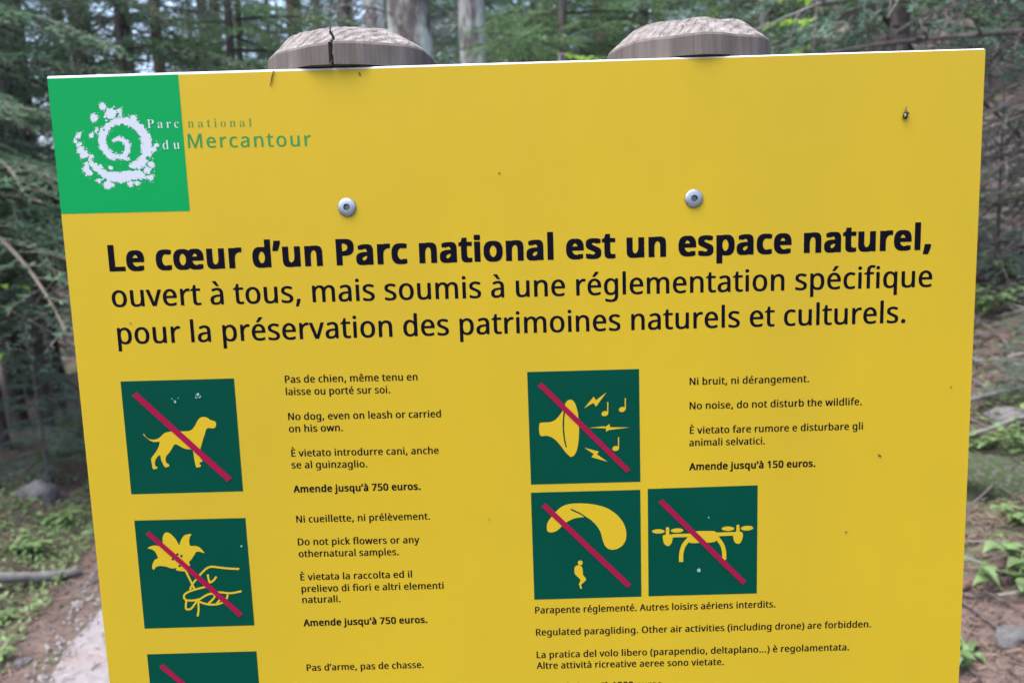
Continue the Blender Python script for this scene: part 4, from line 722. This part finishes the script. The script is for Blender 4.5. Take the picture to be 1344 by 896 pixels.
DD = dict(a=dead_set('dead_branches', 1.0, 5.5, 1.15, 44, 1, M['dead']), b=dead_set('dead_branches', .7, 4.6, 1.3, 40, 2, M['dead'], .5), c=dead_set('dead_branches', 1.6, 6.5, .9, 34, 3, M['dead'], .6))
TK = {}
def tree(label, x, y, r, h, bark, cr=None, csc=1., dead=None, group=None, seed=None, lean=(0, 0), name='spruce_tree', cz=0., rz=None, flare=1.45):
    seed = seed if seed is not None else int(abs(x * 37 + y * 101)) % 997
    rz = rz if rz is not None else (seed * 1.37) % 6.28
    t = thing(name, label, 'tree', (x, y, H(x, y)), 0, group)
    obj('trunk', trunk('trunk', r, h, seed, M[bark], flare, lean), t)
    if cr:
        o = obj('crown', CR[cr], t, (0, 0, cz)); o.scale = (csc, csc, csc); o.rotation_euler = (0, 0, rz)
    if dead:
        o = obj('dead_branches', DD[dead], t); o.rotation_euler = (0, 0, rz + 1); o.scale = (1, 1, 1)
    return t

# trunks one can see above the sign
tree('thick dark spruce trunk rising just right of the left post top', -.665, 6.0, .205, 17, 'bark', None, 1., 'a', seed=4)
tree('spruce trunk with a pale lichen side, next right of the thickest trunk', -.235, 8.5, .18, 18, 'bark_pale', None, 1., 'c', seed=12)
tree('pale lichen covered trunk close behind the left of the thick dark trunk', -1.15, 7.6, .13, 15, 'bark_pale', None, 1., None, seed=17)
tree('slim grey spruce trunk behind the left post top', -1.70, 9.0, .085, 14, 'bark_dark', 'tall2', .8, 'b', seed=21)
tree('very thin dark sapling trunk left of the slim grey trunk', -2.28, 10, .045, 11, 'bark_dark', None, 1., 'c', seed=23)
tree('reddish trunk among boughs above the green logo square', -3.93, 9.0, .085, 15, 'bark_red', 'tall2', .85, 'a', seed=25)
# left of the sign: young boughs in front of a row of thin dark trunks
tree('young grey green spruce with drooping boughs at the left edge, nearest on that side', -4.35, 5.3, .05, 5.2, 'bark_dark', 'low', 1.0, None, seed=31, rz=.4, cz=.45)
tree('young spruce behind the green logo corner of the sign', -3.9, 7.4, .06, 6.5, 'bark_dark', 'young', 1.05, None, seed=33, rz=2.2, cz=.7)
tree('young spruce with fresh lighter boughs behind the top left of the sign', -2.7, 8.2, .06, 6.5, 'bark_dark', 'young', 1.0, None, seed=35, rz=1.1)
tree('young bluish spruce far left behind the nearest drooping one', -5.9, 7.2, .07, 7.2, 'bark_dark', 'young2', 1.1, None, seed=37, rz=3.0, cz=.9)
THIN = 'thin dark spruce trunk in the crowded row low at the left edge'
for i, (x, y, r) in enumerate(((-4.35, 6.2, .075), (-4.15, 6.6, .055), (-4.75, 7.1, .08), (-4.45, 7.3, .06), (-5.0, 8.0, .09), (-4.75, 8.5, .07), (-5.5, 8.4, .08), (-4.05, 7.8, .06), (-5.9, 9.6, .10), (-5.2, 9.8, .09), (-6.6, 8.8, .08), (-4.5, 9.4, .07))):
    tree(THIN, x, y, r, 12, ('bark_dark', 'bark', 'bark_dark')[i % 3], ('tall2' if i % 6 == 0 else None), .7, ('c', None, 'b')[i % 3], 'crowded thin trunks at the left', seed=50 + i, lean=(random.uniform(-.02, .02), 0))
tree('spreading spruce whose boughs fill the upper left corner', -3.6, 5.0, .045, 5.4, 'bark_dark', 'low2', 1.0, None, seed=38, rz=.9, cz=.85)
tree('spreading spruce with boughs over the middle of the logo square', -3.1, 6.4, .06, 7, 'bark_dark', 'mid', 1.0, None, seed=39, rz=2.0, cz=.3)
tree('spreading fresh green spruce just left of the left post top', -2.45, 7.2, .06, 7.5, 'bark_dark', 'mid3', .95, None, seed=40, rz=.2, cz=.5)
tree('spreading bluish spruce behind the left margin of the sign', -5.0, 6.3, .07, 7, 'bark_dark', 'mid2', 1.05, None, seed=46, rz=1.7, cz=.2)
# middle and right
tree('fresh green spruce between the two post tops', .70, 7.6, .07, 7, 'bark', 'mid3', 1.0, None, seed=41, rz=.3, cz=.3)
tree('bright green spruce behind the left of the right post', .35, 10.5, .08, 8, 'bark', 'mid3', 1.25, None, seed=42, rz=1.9, cz=.5)
tree('dark grey green spruce behind the right post top', 1.65, 8.4, .09, 8, 'bark_dark', 'mid', 1.15, None, seed=43, rz=2.4, cz=.4)
tree('large spruce with bluish boughs over the right end of the sign', 2.75, 5.2, .08, 8, 'bark_dark', 'mid2', 1.0, None, seed=44, rz=.2, cz=.2)
tree('spruce with fresh green bough tips behind the upper right of the sign', 2.3, 6.6, .08, 7.5, 'bark', 'mid3', 1.0, None, seed=45, rz=1.0, cz=.2)
dt = thing('dead_spruce', 'bare dead spruce at the right edge with drooping dark branches beside the sign', 'tree', (3.75, 4.3, H(3.75, 4.3)))
obj('trunk', trunk('trunk', .07, 7, 71, M['bark_dark'], 1.4), dt)
obj('dead_branches', dead_set('dead_branches', .3, 1.7, 1.5, 40, 72, M['bark_dark'], .40, PI), dt)
def bare(pts, r, m, seed):
    rng = np.random.RandomState(seed); b = Vector(dt.location); P = [Vector(p) - b for p in pts]; paths = [[(p, r * (1 - .75 * i / (len(P) - 1))) for i, p in enumerate(P)]]
    for i in range(1, len(P)):
        for _ in range(5):
            q = P[i - 1].lerp(P[i], rng.rand()); d = (P[i] - P[i - 1]).normalized() * .6 + Vector((rng.uniform(-.3, .3), rng.uniform(-.8, .8), rng.uniform(-.7, .3)))
            l = rng.uniform(.08, .35); paths.append([(q, r * .3), (q + d * l * .5, r * .2), (q + d * l + Vector((0, 0, -.04)), r * .1)])
    V, F = tubes(paths, 5, False); obj('bare_branch', mesh('bare_branch', V, F, m), dt)
bare([(3.75, 4.3, 3.12), (2.9, 4.15, 3.02), (2.1, 4.0, 2.90), (1.65, 3.9, 2.80), (1.33, 4.0, 2.70)], .020, M['deadpale'], 1)
bare([(3.75, 4.3, 2.78), (3.2, 4.2, 2.72), (2.6, 4.05, 2.67), (2.0, 4.0, 2.62), (1.5, 4.0, 2.55)], .022, M['bark_dark'], 2)
bare([(3.75, 4.3, 2.55), (3.2, 4.2, 2.42), (2.75, 4.1, 2.30), (2.3, 4.1, 2.10)], .018, M['bark_dark'], 3)
# deep forest
FAR = 'tall spruce standing deep in the forest behind the sign'
rf = random.Random(5); pts = [(-.665, 6), (-.235, 8.5), (-1.7, 9)]
k = 0
while k < 92:
    a = rf.uniform(-.85, .85); d = rf.uniform(10.5, 20) if k < 30 else rf.uniform(16, 48)
    x, y = d * math.sin(a), d * math.cos(a)
    if x / y > .48 and d < 17: continue
    if any(math.hypot(x - p, y - q) < .9 + .02 * d for p, q in pts) or path_dist(x, y)[0] < .9: continue
    pts.append((x, y)); k += 1
    cr = rf.choice(['young', 'young2', 'bright', 'young2', 'young', 'tall2'] if k < 30 else ['tall2', 'tall2', 'tall3', 'bright', 'young'])
    sc = rf.uniform(.8, 1.25) * (1.35 if cr.startswith('young') else 1)
    tree(FAR, x, y, rf.uniform(.09, .2), 16 * sc if cr.startswith('tall') else 6 * sc, rf.choice(['bark', 'bark_dark', 'bark_red', 'bark_dark']), cr, sc, rf.choice(['a', 'b', 'c', None]), 'spruces deep in the forest', seed=100 + k)

# ------------------------------------------------------------------ small woods, saplings, leafy shoots
def leaf_quads(rng, c, d, l, wd, droop=.3, n=3):
    """one leaf: strip of quads from c along d, cupped"""
    d = unit(np.array(d, float)); lat = unit(np.cross(d, [0, 0, 1.]) + 1e-6); out = []
    prof = [.12, .8, 1.0, .55, .02] if n == 4 else [.2, 1.0, .7, .03]
    pts = []
    for k, wv in enumerate(prof):
        f = k / (len(prof) - 1); p = np.array(c) + d * l * f + np.array([0, 0, -droop * l * f * f])
        pts.append((p - lat * wd * wv / 2 + np.array([0, 0, .12 * wd * wv]), p, p + lat * wd * wv / 2 + np.array([0, 0, .12 * wd * wv])))
    for a, b in zip(pts, pts[1:]):
        out.append([a[0], a[1], b[1], b[0]]); out.append([a[1], a[2], b[2], b[1]])
    return out
def herb(label, x, y, h, nst, nleaf, ll, lw, m, seed, name='leafy_herb', group=None, spread=.5, z=None):
    rng = np.random.RandomState(seed); g = H(x, y) if z is None else z; t = thing(name, label, 'plant', (x, y, g), 0, group)
    Q, paths = [], []
    for s in range(nst):
        az = rng.uniform(0, 2 * PI); d = np.array([math.cos(az) * spread, math.sin(az) * spread, 1.]); d /= np.linalg.norm(d); hh = h * rng.uniform(.6, 1.1)
        p = np.array([rng.uniform(-.03, .03), rng.uniform(-.03, .03), -.02]); P = []
        for i in range(5):
            P.append((Vector(p), .0022)); p = p + d * hh / 4; d = unit(d + np.array([math.cos(az) * .15, math.sin(az) * .15, -.12]))
        paths.append(P)
        for i in range(nleaf):
            f = 1 - .7 * i / nleaf; k = f * 4; i0 = min(3, int(k)); b = np.array(P[i0][0]) * (1 - (k - i0)) + np.array(P[i0 + 1][0]) * (k - i0)
            la = az + i * 2.4 + rng.uniform(-.4, .4)
            Q += leaf_quads(rng, b, (math.cos(la), math.sin(la), rng.uniform(.0, .5)), ll * rng.uniform(.7, 1.15), lw * rng.uniform(.8, 1.1), rng.uniform(.2, .7), 4)
    V, F = tubes(paths, 4, False); obj('stem', mesh('stem', V, F, M['leaf']), t)
    obj('foliage', quads('foliage', np.array(Q), m), t); return t
def hang_shoot(label, x, y, z, length, az, n, m, seed, ll=.07, lw=.05, slope=-.1):
    """a leafy branch seen above the sign; grows from a thin stem that stands on the ground"""
    rng = np.random.RandomState(seed); g = H(x, y); t = thing('leafy_shrub', label, 'shrub', (x, y, g)); P = []
    p = Vector((0, 0, -.1))
    for i in range(7): P.append((Vector((.03 * math.sin(i), .03 * math.cos(i * 1.3), (z - g) * i / 6 - (.1 if i == 0 else 0))), .012 - .001 * i))
    d = Vector((math.cos(az), math.sin(az), slope)); e = P[-1][0].copy(); Bp = [[(e.copy(), .005)]]; Q = []
    for b in range(5):
        q = e + Vector((0, 0, -.12 * b)); dd = (d + Vector((rng.uniform(-.6, .6), rng.uniform(-.6, .6), rng.uniform(-.2, .3)))).normalized(); br = [(q.copy(), .004)]
        l = length * rng.uniform(.6, 1.05)
        for i in range(n):
            q = q + dd * l / n; br.append((q.copy(), .003 - .002 * i / n))
            for s in (-1, 1):
                la = math.atan2(dd.y, dd.x) + s * rng.uniform(.5, 1.3)
                Q += leaf_quads(rng, np.array(q), (math.cos(la), math.sin(la), rng.uniform(-.3, .3)), ll * rng.uniform(.7, 1.2), lw * rng.uniform(.7, 1.2), .4, 4)
        Bp.append(br)
    V, F = tubes([P] + [x for x in Bp if len(x) > 1], 5, False); obj('stem', mesh('stem', V, F, M['dead']), t)
    obj('foliage', quads('foliage', np.array(Q), m), t)
hang_shoot('lime leaved shrub showing above the sign between the two post tops', .45, 5.2, 2.93, .3, 0, 5, M['leaf_bright'], 3)
hang_shoot('lime leaved shrub tips above the sign right of the right post', 1.95, 4.6, 3.05, .4, 2.8, 6, M['leaf_bright'], 4)
hang_shoot('lime leaved shrub poking in at the left edge below the logo height', -3.33, 4.4, 1.58, .42, .1, 5, M['leaf_bright'], 5)
def spruce_sapling(label, x, y, sc, rz):
    t = thing('spruce_sapling', label, 'tree', (x, y, H(x, y)))
    obj('trunk', trunk('trunk', .016 * sc, 1.5 * sc, int(rz * 10), M['bark_dark'], 1.3), t)
    o = obj('crown', CR['sapling'], t); o.scale = (sc,) * 3; o.rotation_euler = (0, 0, rz)
spruce_sapling('bluish spruce sapling on the slope right of the sign', 3.45, 5.1, .95, 1.)
spruce_sapling('small spruce sapling low at the right edge among leafy herbs', 2.45, 3.35, .42, 2.)
spruce_sapling('young bluish spruce sapling drooping over the left edge in front of the thin trunks', -3.35, 5.3, .95, .3)

def log_(name, label, p0, p1, r, m, seed, cat='log', lift=.0, twigs=0):
    rng = np.random.RandomState(seed); a, b = Vector((*p0, H(*p0) + r * .6 + lift)), Vector((*p1, H(*p1) + r * .6 + lift)); P = []; n = 12
    for i in range(n + 1):
        f = i / n; P.append((a.lerp(b, f) + Vector((0, 0, r * .4 * math.sin(f * 5 + seed))) + Vector((rng.uniform(-1, 1), rng.uniform(-1, 1), 0)) * r * .3, r * (1 - .35 * f) * rng.uniform(.88, 1.1)))
    ps = [P]
    for k in range(twigs):
        i = rng.randint(2, n); q = P[i][0]; d = Vector((rng.uniform(-1, 1), rng.uniform(-1, 1), rng.uniform(.1, .6))).normalized(); l = rng.uniform(.08, .3)
        ps.append([(q, r * .35), (q + d * l * .5, r * .25), (q + d * l + Vector((0, 0, -.02)), r * .12)])
    V, F = tubes(ps, 9); c = (a + b) / 2; V = [v - c for v in V]
    tag(obj(name, mesh(name, V, F, m, True), None, c), label, cat)
log_('fallen_log', 'pale peeled log lying in the green bank left of the path', (-2.95, 3.4), (-2.33, 3.85), .035, M['deadpale'], 1)
log_('fallen_branch', 'reddish fallen branch across the needle litter at the right edge', (1.25, 2.25), (2.1, 2.5), .018, M['bark_red'], 2, 'branch', .02)
log_('fallen_branch', 'upper pale dead branch with twigs on the slope right of the sign', (1.9, 3.75), (2.75, 3.1), .014, M['deadpale'], 3, 'branch', .10, 12)
log_('fallen_branch', 'lower lichen covered dead branch on the slope right of the sign', (1.75, 3.3), (2.7, 3.05), .012, M['deadpale'], 4, 'branch', .06, 12)
log_('fallen_branch', 'thin dead twig leaning among the herbs at the right edge', (1.5, 2.55), (2.2, 2.95), .005, M['bark_dark'], 5, 'branch', .05, 8)
log_('fallen_branch', 'dark rotten branch at the foot of the thin trunks on the left', (-3.9, 4.7), (-2.9, 5.1), .04, M['bark_dark'], 6, 'branch')

def rock_mesh(seed, m, sub=3):
    import bmesh
    rng = np.random.RandomState(seed); bm = bmesh.new(); bmesh.ops.create_icosphere(bm, subdivisions=sub, radius=1)
    o = rng.rand(3) * 50
    from mathutils import noise
    for v in bm.verts:
        p = v.co.copy(); d = 1 + .55 * noise.noise(p * .9 + Vector(o)) + .25 * noise.noise(p * 2.1 + Vector(o)) + .10 * noise.noise(p * 5 + Vector(o))
        v.co = p * d
    me = bpy.data.meshes.new('rock'); bm.to_mesh(me); bm.free(); me.materials.append(m)
    me.polygons.foreach_set('use_smooth', [True] * len(me.polygons)); return me
def rock(label, x, y, sx, sy, sz, seed, m='rock', sink=.35, name='rock', group=None):
    o = obj(name, rock_mesh(seed, M[m]), None, (x, y, H(x, y) + sz * (1 - 2 * sink) * .5)); o.scale = (sx, sy, sz); o.rotation_euler = (0, 0, seed)
    return tag(o, label, 'rock', group)
rock('rounded pale grey rock at the foot of the thin trunks on the left', -3.22, 4.92, .13, .11, .09, 3)
rock('flat grey stone half buried in the dark bank below the pale rock', -3.35, 4.3, .16, .12, .06, 5)
rock('grey rock at the top of the left bank, furthest of the bank stones', -3.0, 5.5, .16, .12, .08, 6)
rock('dark mossy stone in the bank at the left edge of the picture', -3.3, 3.8, .15, .12, .09, 7, 'rock_moss')
rock('mossy boulder on the slope right of the sign above the reddish branch', 1.95, 2.9, .17, .15, .11, 9, 'rock_moss')
rock('grey stone at the lower right corner among green leaves', 1.47, 2.05, .055, .045, .035, 10)
rock('grey stone further up the slope above the mossy boulder', 2.3, 3.3, .09, .07, .05, 12)
EDGE = 'small pale stone along the left edge of the gravel path'
rr = random.Random(3)
for i in range(11):
    k = rr.randint(52, 84); k = min(k, len(pp) - 2); o = PW + rr.uniform(-.05, .16); p = pp[k] + nr[k] * o; s = rr.uniform(.014, .030)
    rock(EDGE, p[0], p[1], s * 1.3, s, s * .7, 20 + i % 5, 'rock', .3, 'edge_stone', 'stones along the path edge')

# herbs right of the sign and on the left bank
for a in (('light green broad leaved herb low at the right edge beside the stone', 1.60, 2.22, .17, 5, 4, .075, .05, M['leaf'], 1),
          ('leafy herb with round leaves by the lower right edge of the sign', 1.33, 2.02, .10, 6, 4, .04, .035, M['leaf'], 2),
          ('upper light green herb at the right edge above the broad leaved one', 1.72, 2.35, .16, 4, 4, .07, .05, M['leaf'], 3),
          ('feathery green herb on the slope beside the mossy boulder', 2.15, 3.0, .20, 7, 6, .05, .026, M['leaf'], 4),
          ('green herb tuft on the slope just below the pale dead branches', 2.05, 3.15, .16, 7, 5, .05, .03, M['leaf'], 5),
          ('spreading green plant higher on the slope below the bluish sapling', 3.0, 4.55, .30, 9, 6, .09, .05, M['leaf'], 6),
          ('leafy plant furthest up the slope right of the sign', 3.45, 5.0, .35, 9, 6, .09, .05, M['leaf'], 7),
          ('small herb at the right edge between stone and mossy boulder', 1.85, 2.6, .12, 6, 5, .05, .03, M['leaf'], 8),
          ('bushy bright green plant topping the left bank beside the path', -2.72, 4.05, .16, 9, 6, .07, .04, M['leaf'], 9),
          ('bright green plant at the lower left corner beside the path', -2.25, 2.95, .14, 10, 6, .06, .035, M['leaf'], 10),
          ('green plant below the pale log on the left bank', -2.45, 3.35, .12, 9, 6, .06, .035, M['leaf'], 11),
          ('low green plant left of the path furthest along the bank', -2.85, 4.55, .14, 9, 6, .07, .04, M['leaf'], 12)):
    herb(*a)

# ------------------------------------------------------------------ ground cover nobody could count
def scatter(name, label, n, region, maker, m, seed, cond=None):
    rng = np.random.RandomState(seed); x = rng.uniform(region[0], region[1], n); y = rng.uniform(region[2], region[3], n)
    if cond is not None: k = cond(x, y, rng); x, y = x[k], y[k]
    z = height(x, y); Q = maker(x, y, z, rng)
    tag(obj(name, quads(name, Q, m)), label, kind='stuff')
def twiglets(lo, hi, wd):
    def f(x, y, z, rng):
        n = len(x); a = rng.uniform(0, 2 * PI, n); l = rng.uniform(lo, hi, n) / 2; t = rng.uniform(-.35, .35, n)
        D = np.stack([np.cos(a) * l, np.sin(a) * l, t * l], -1); Wv = np.stack([-np.sin(a), np.cos(a), rng.uniform(-.6, .6, n)], -1) * (wd * rng.uniform(.6, 1.3, n))[:, None] / 2
        c = np.stack([x, y, z + .006 + np.abs(t) * l * .5 + rng.uniform(0, .006, n)], -1)
        return np.stack([c - D - Wv, c - D + Wv, c + D + Wv, c + D - Wv], 1)
    return f
def leaflets(lo, hi, hmax):
    def f(x, y, z, rng):
        n = len(x); a = rng.uniform(0, 2 * PI, n); l = rng.uniform(lo, hi, n); t = rng.uniform(-.2, .7, n)
        D = np.stack([np.cos(a) * l, np.sin(a) * l, t * l], -1); Wv = np.stack([-np.sin(a), np.cos(a), rng.uniform(-.4, .4, n)], -1) * (l * rng.uniform(.22, .34, n))[:, None]
        c = np.stack([x, y, z + rng.uniform(.004, hmax, n)], -1)
        return np.stack([c, c + D * .5 - Wv, c + D, c + D * .5 + Wv], 1)
    return f
def off_path(x, y, rng): return path_dist(x, y)[0] > PW + rng.uniform(-.12, .1, len(x))
def left_green(x, y, rng):
    d, s = path_dist(x, y); g = fbm(x, y, 1.6, 3, 31)
    return (s > 0) & (d > PW + .16) & (d < PW + .95) & (g > -.12 - .2 * (d < PW + .5) + rng.uniform(-.1, .1, len(x)))
def right_green(x, y, rng):
    g = fbm(x, y, 1.3, 3, 41); return (g > .01 + rng.uniform(-.06, .1, len(x)))
scatter('needle_litter', 'brown needles and twigs over the forest floor', 30000, (-4.6, -1.2, 1.5, 7), twiglets(.015, .06, .005), M['litter'], 1, off_path)
scatter('needle_litter', 'brown needles and twigs over the slope at the right', 60000, (.9, 5.2, 1.3, 7), twiglets(.015, .06, .0045), M['litter'], 2)
scatter('twig_litter', 'grey dead twigs strewn over the slope at the right', 2600, (.9, 9, 1.3, 12), twiglets(.08, .45, .010), M['deadpale'], 3)
scatter('brush_litter', 'grey weathered twigs and brush covering the upper slope at the right', 15000, (2.6, 10, 3.5, 13), twiglets(.06, .4, .014), M['deadpale'], 13)
scatter('twig_litter', 'dark dead twigs strewn over the forest floor', 2200, (.9, 8, 1.3, 12), twiglets(.1, .5, .012), M['bark_dark'], 6)
scatter('ground_cover', 'low green moss and small leaves on the left bank', 42000, (-4.2, -1.2, 1.5, 7), leaflets(.012, .04, .06), M['leaf'], 4, left_green)
scatter('ground_cover', 'patches of small green leaves on the slope at the right', 45000, (.9, 5.5, 1.4, 8), leaflets(.015, .045, .07), M['leaf'], 5, right_green)
def stones(x, y, z, rng):
    n = len(x); s = rng.uniform(.004, .013, n); a = rng.uniform(0, 2 * PI, n); out = []
    P = [np.stack([x + s * np.cos(a + k * PI / 2) * rng.uniform(.7, 1.2, n), y + s * np.sin(a + k * PI / 2), z + .014], -1) for k in range(4)]
    T = [p * .45 + np.stack([x, y, z + .014], -1) * .55 + np.stack([0 * s, 0 * s, s * .7], -1) for p in P]
    for k in range(4): out.append(np.stack([P[k], P[(k + 1) % 4], T[(k + 1) % 4], T[k]], 1))
    out.append(np.stack(T, 1)); return np.concatenate(out)
scatter('gravel', 'loose gravel and grit on the path', 16000, (-4.2, -.6, 1.5, 7), stones, M['gravel'], 8, lambda x, y, r: path_dist(x, y)[0] < PW + .05)
scatter('path_needles', 'reddish needles along the edge of the path', 16000, (-4.2, -.6, 1.5, 7), lambda x, y, z, r: twiglets(.012, .045, .004)(x, y, z + .02, r), M['litter'], 9, lambda x, y, r: np.abs(path_dist(x, y)[0] - PW * .85) < r.exponential(.12, len(x)))
print('RATIOS', RATIOS)
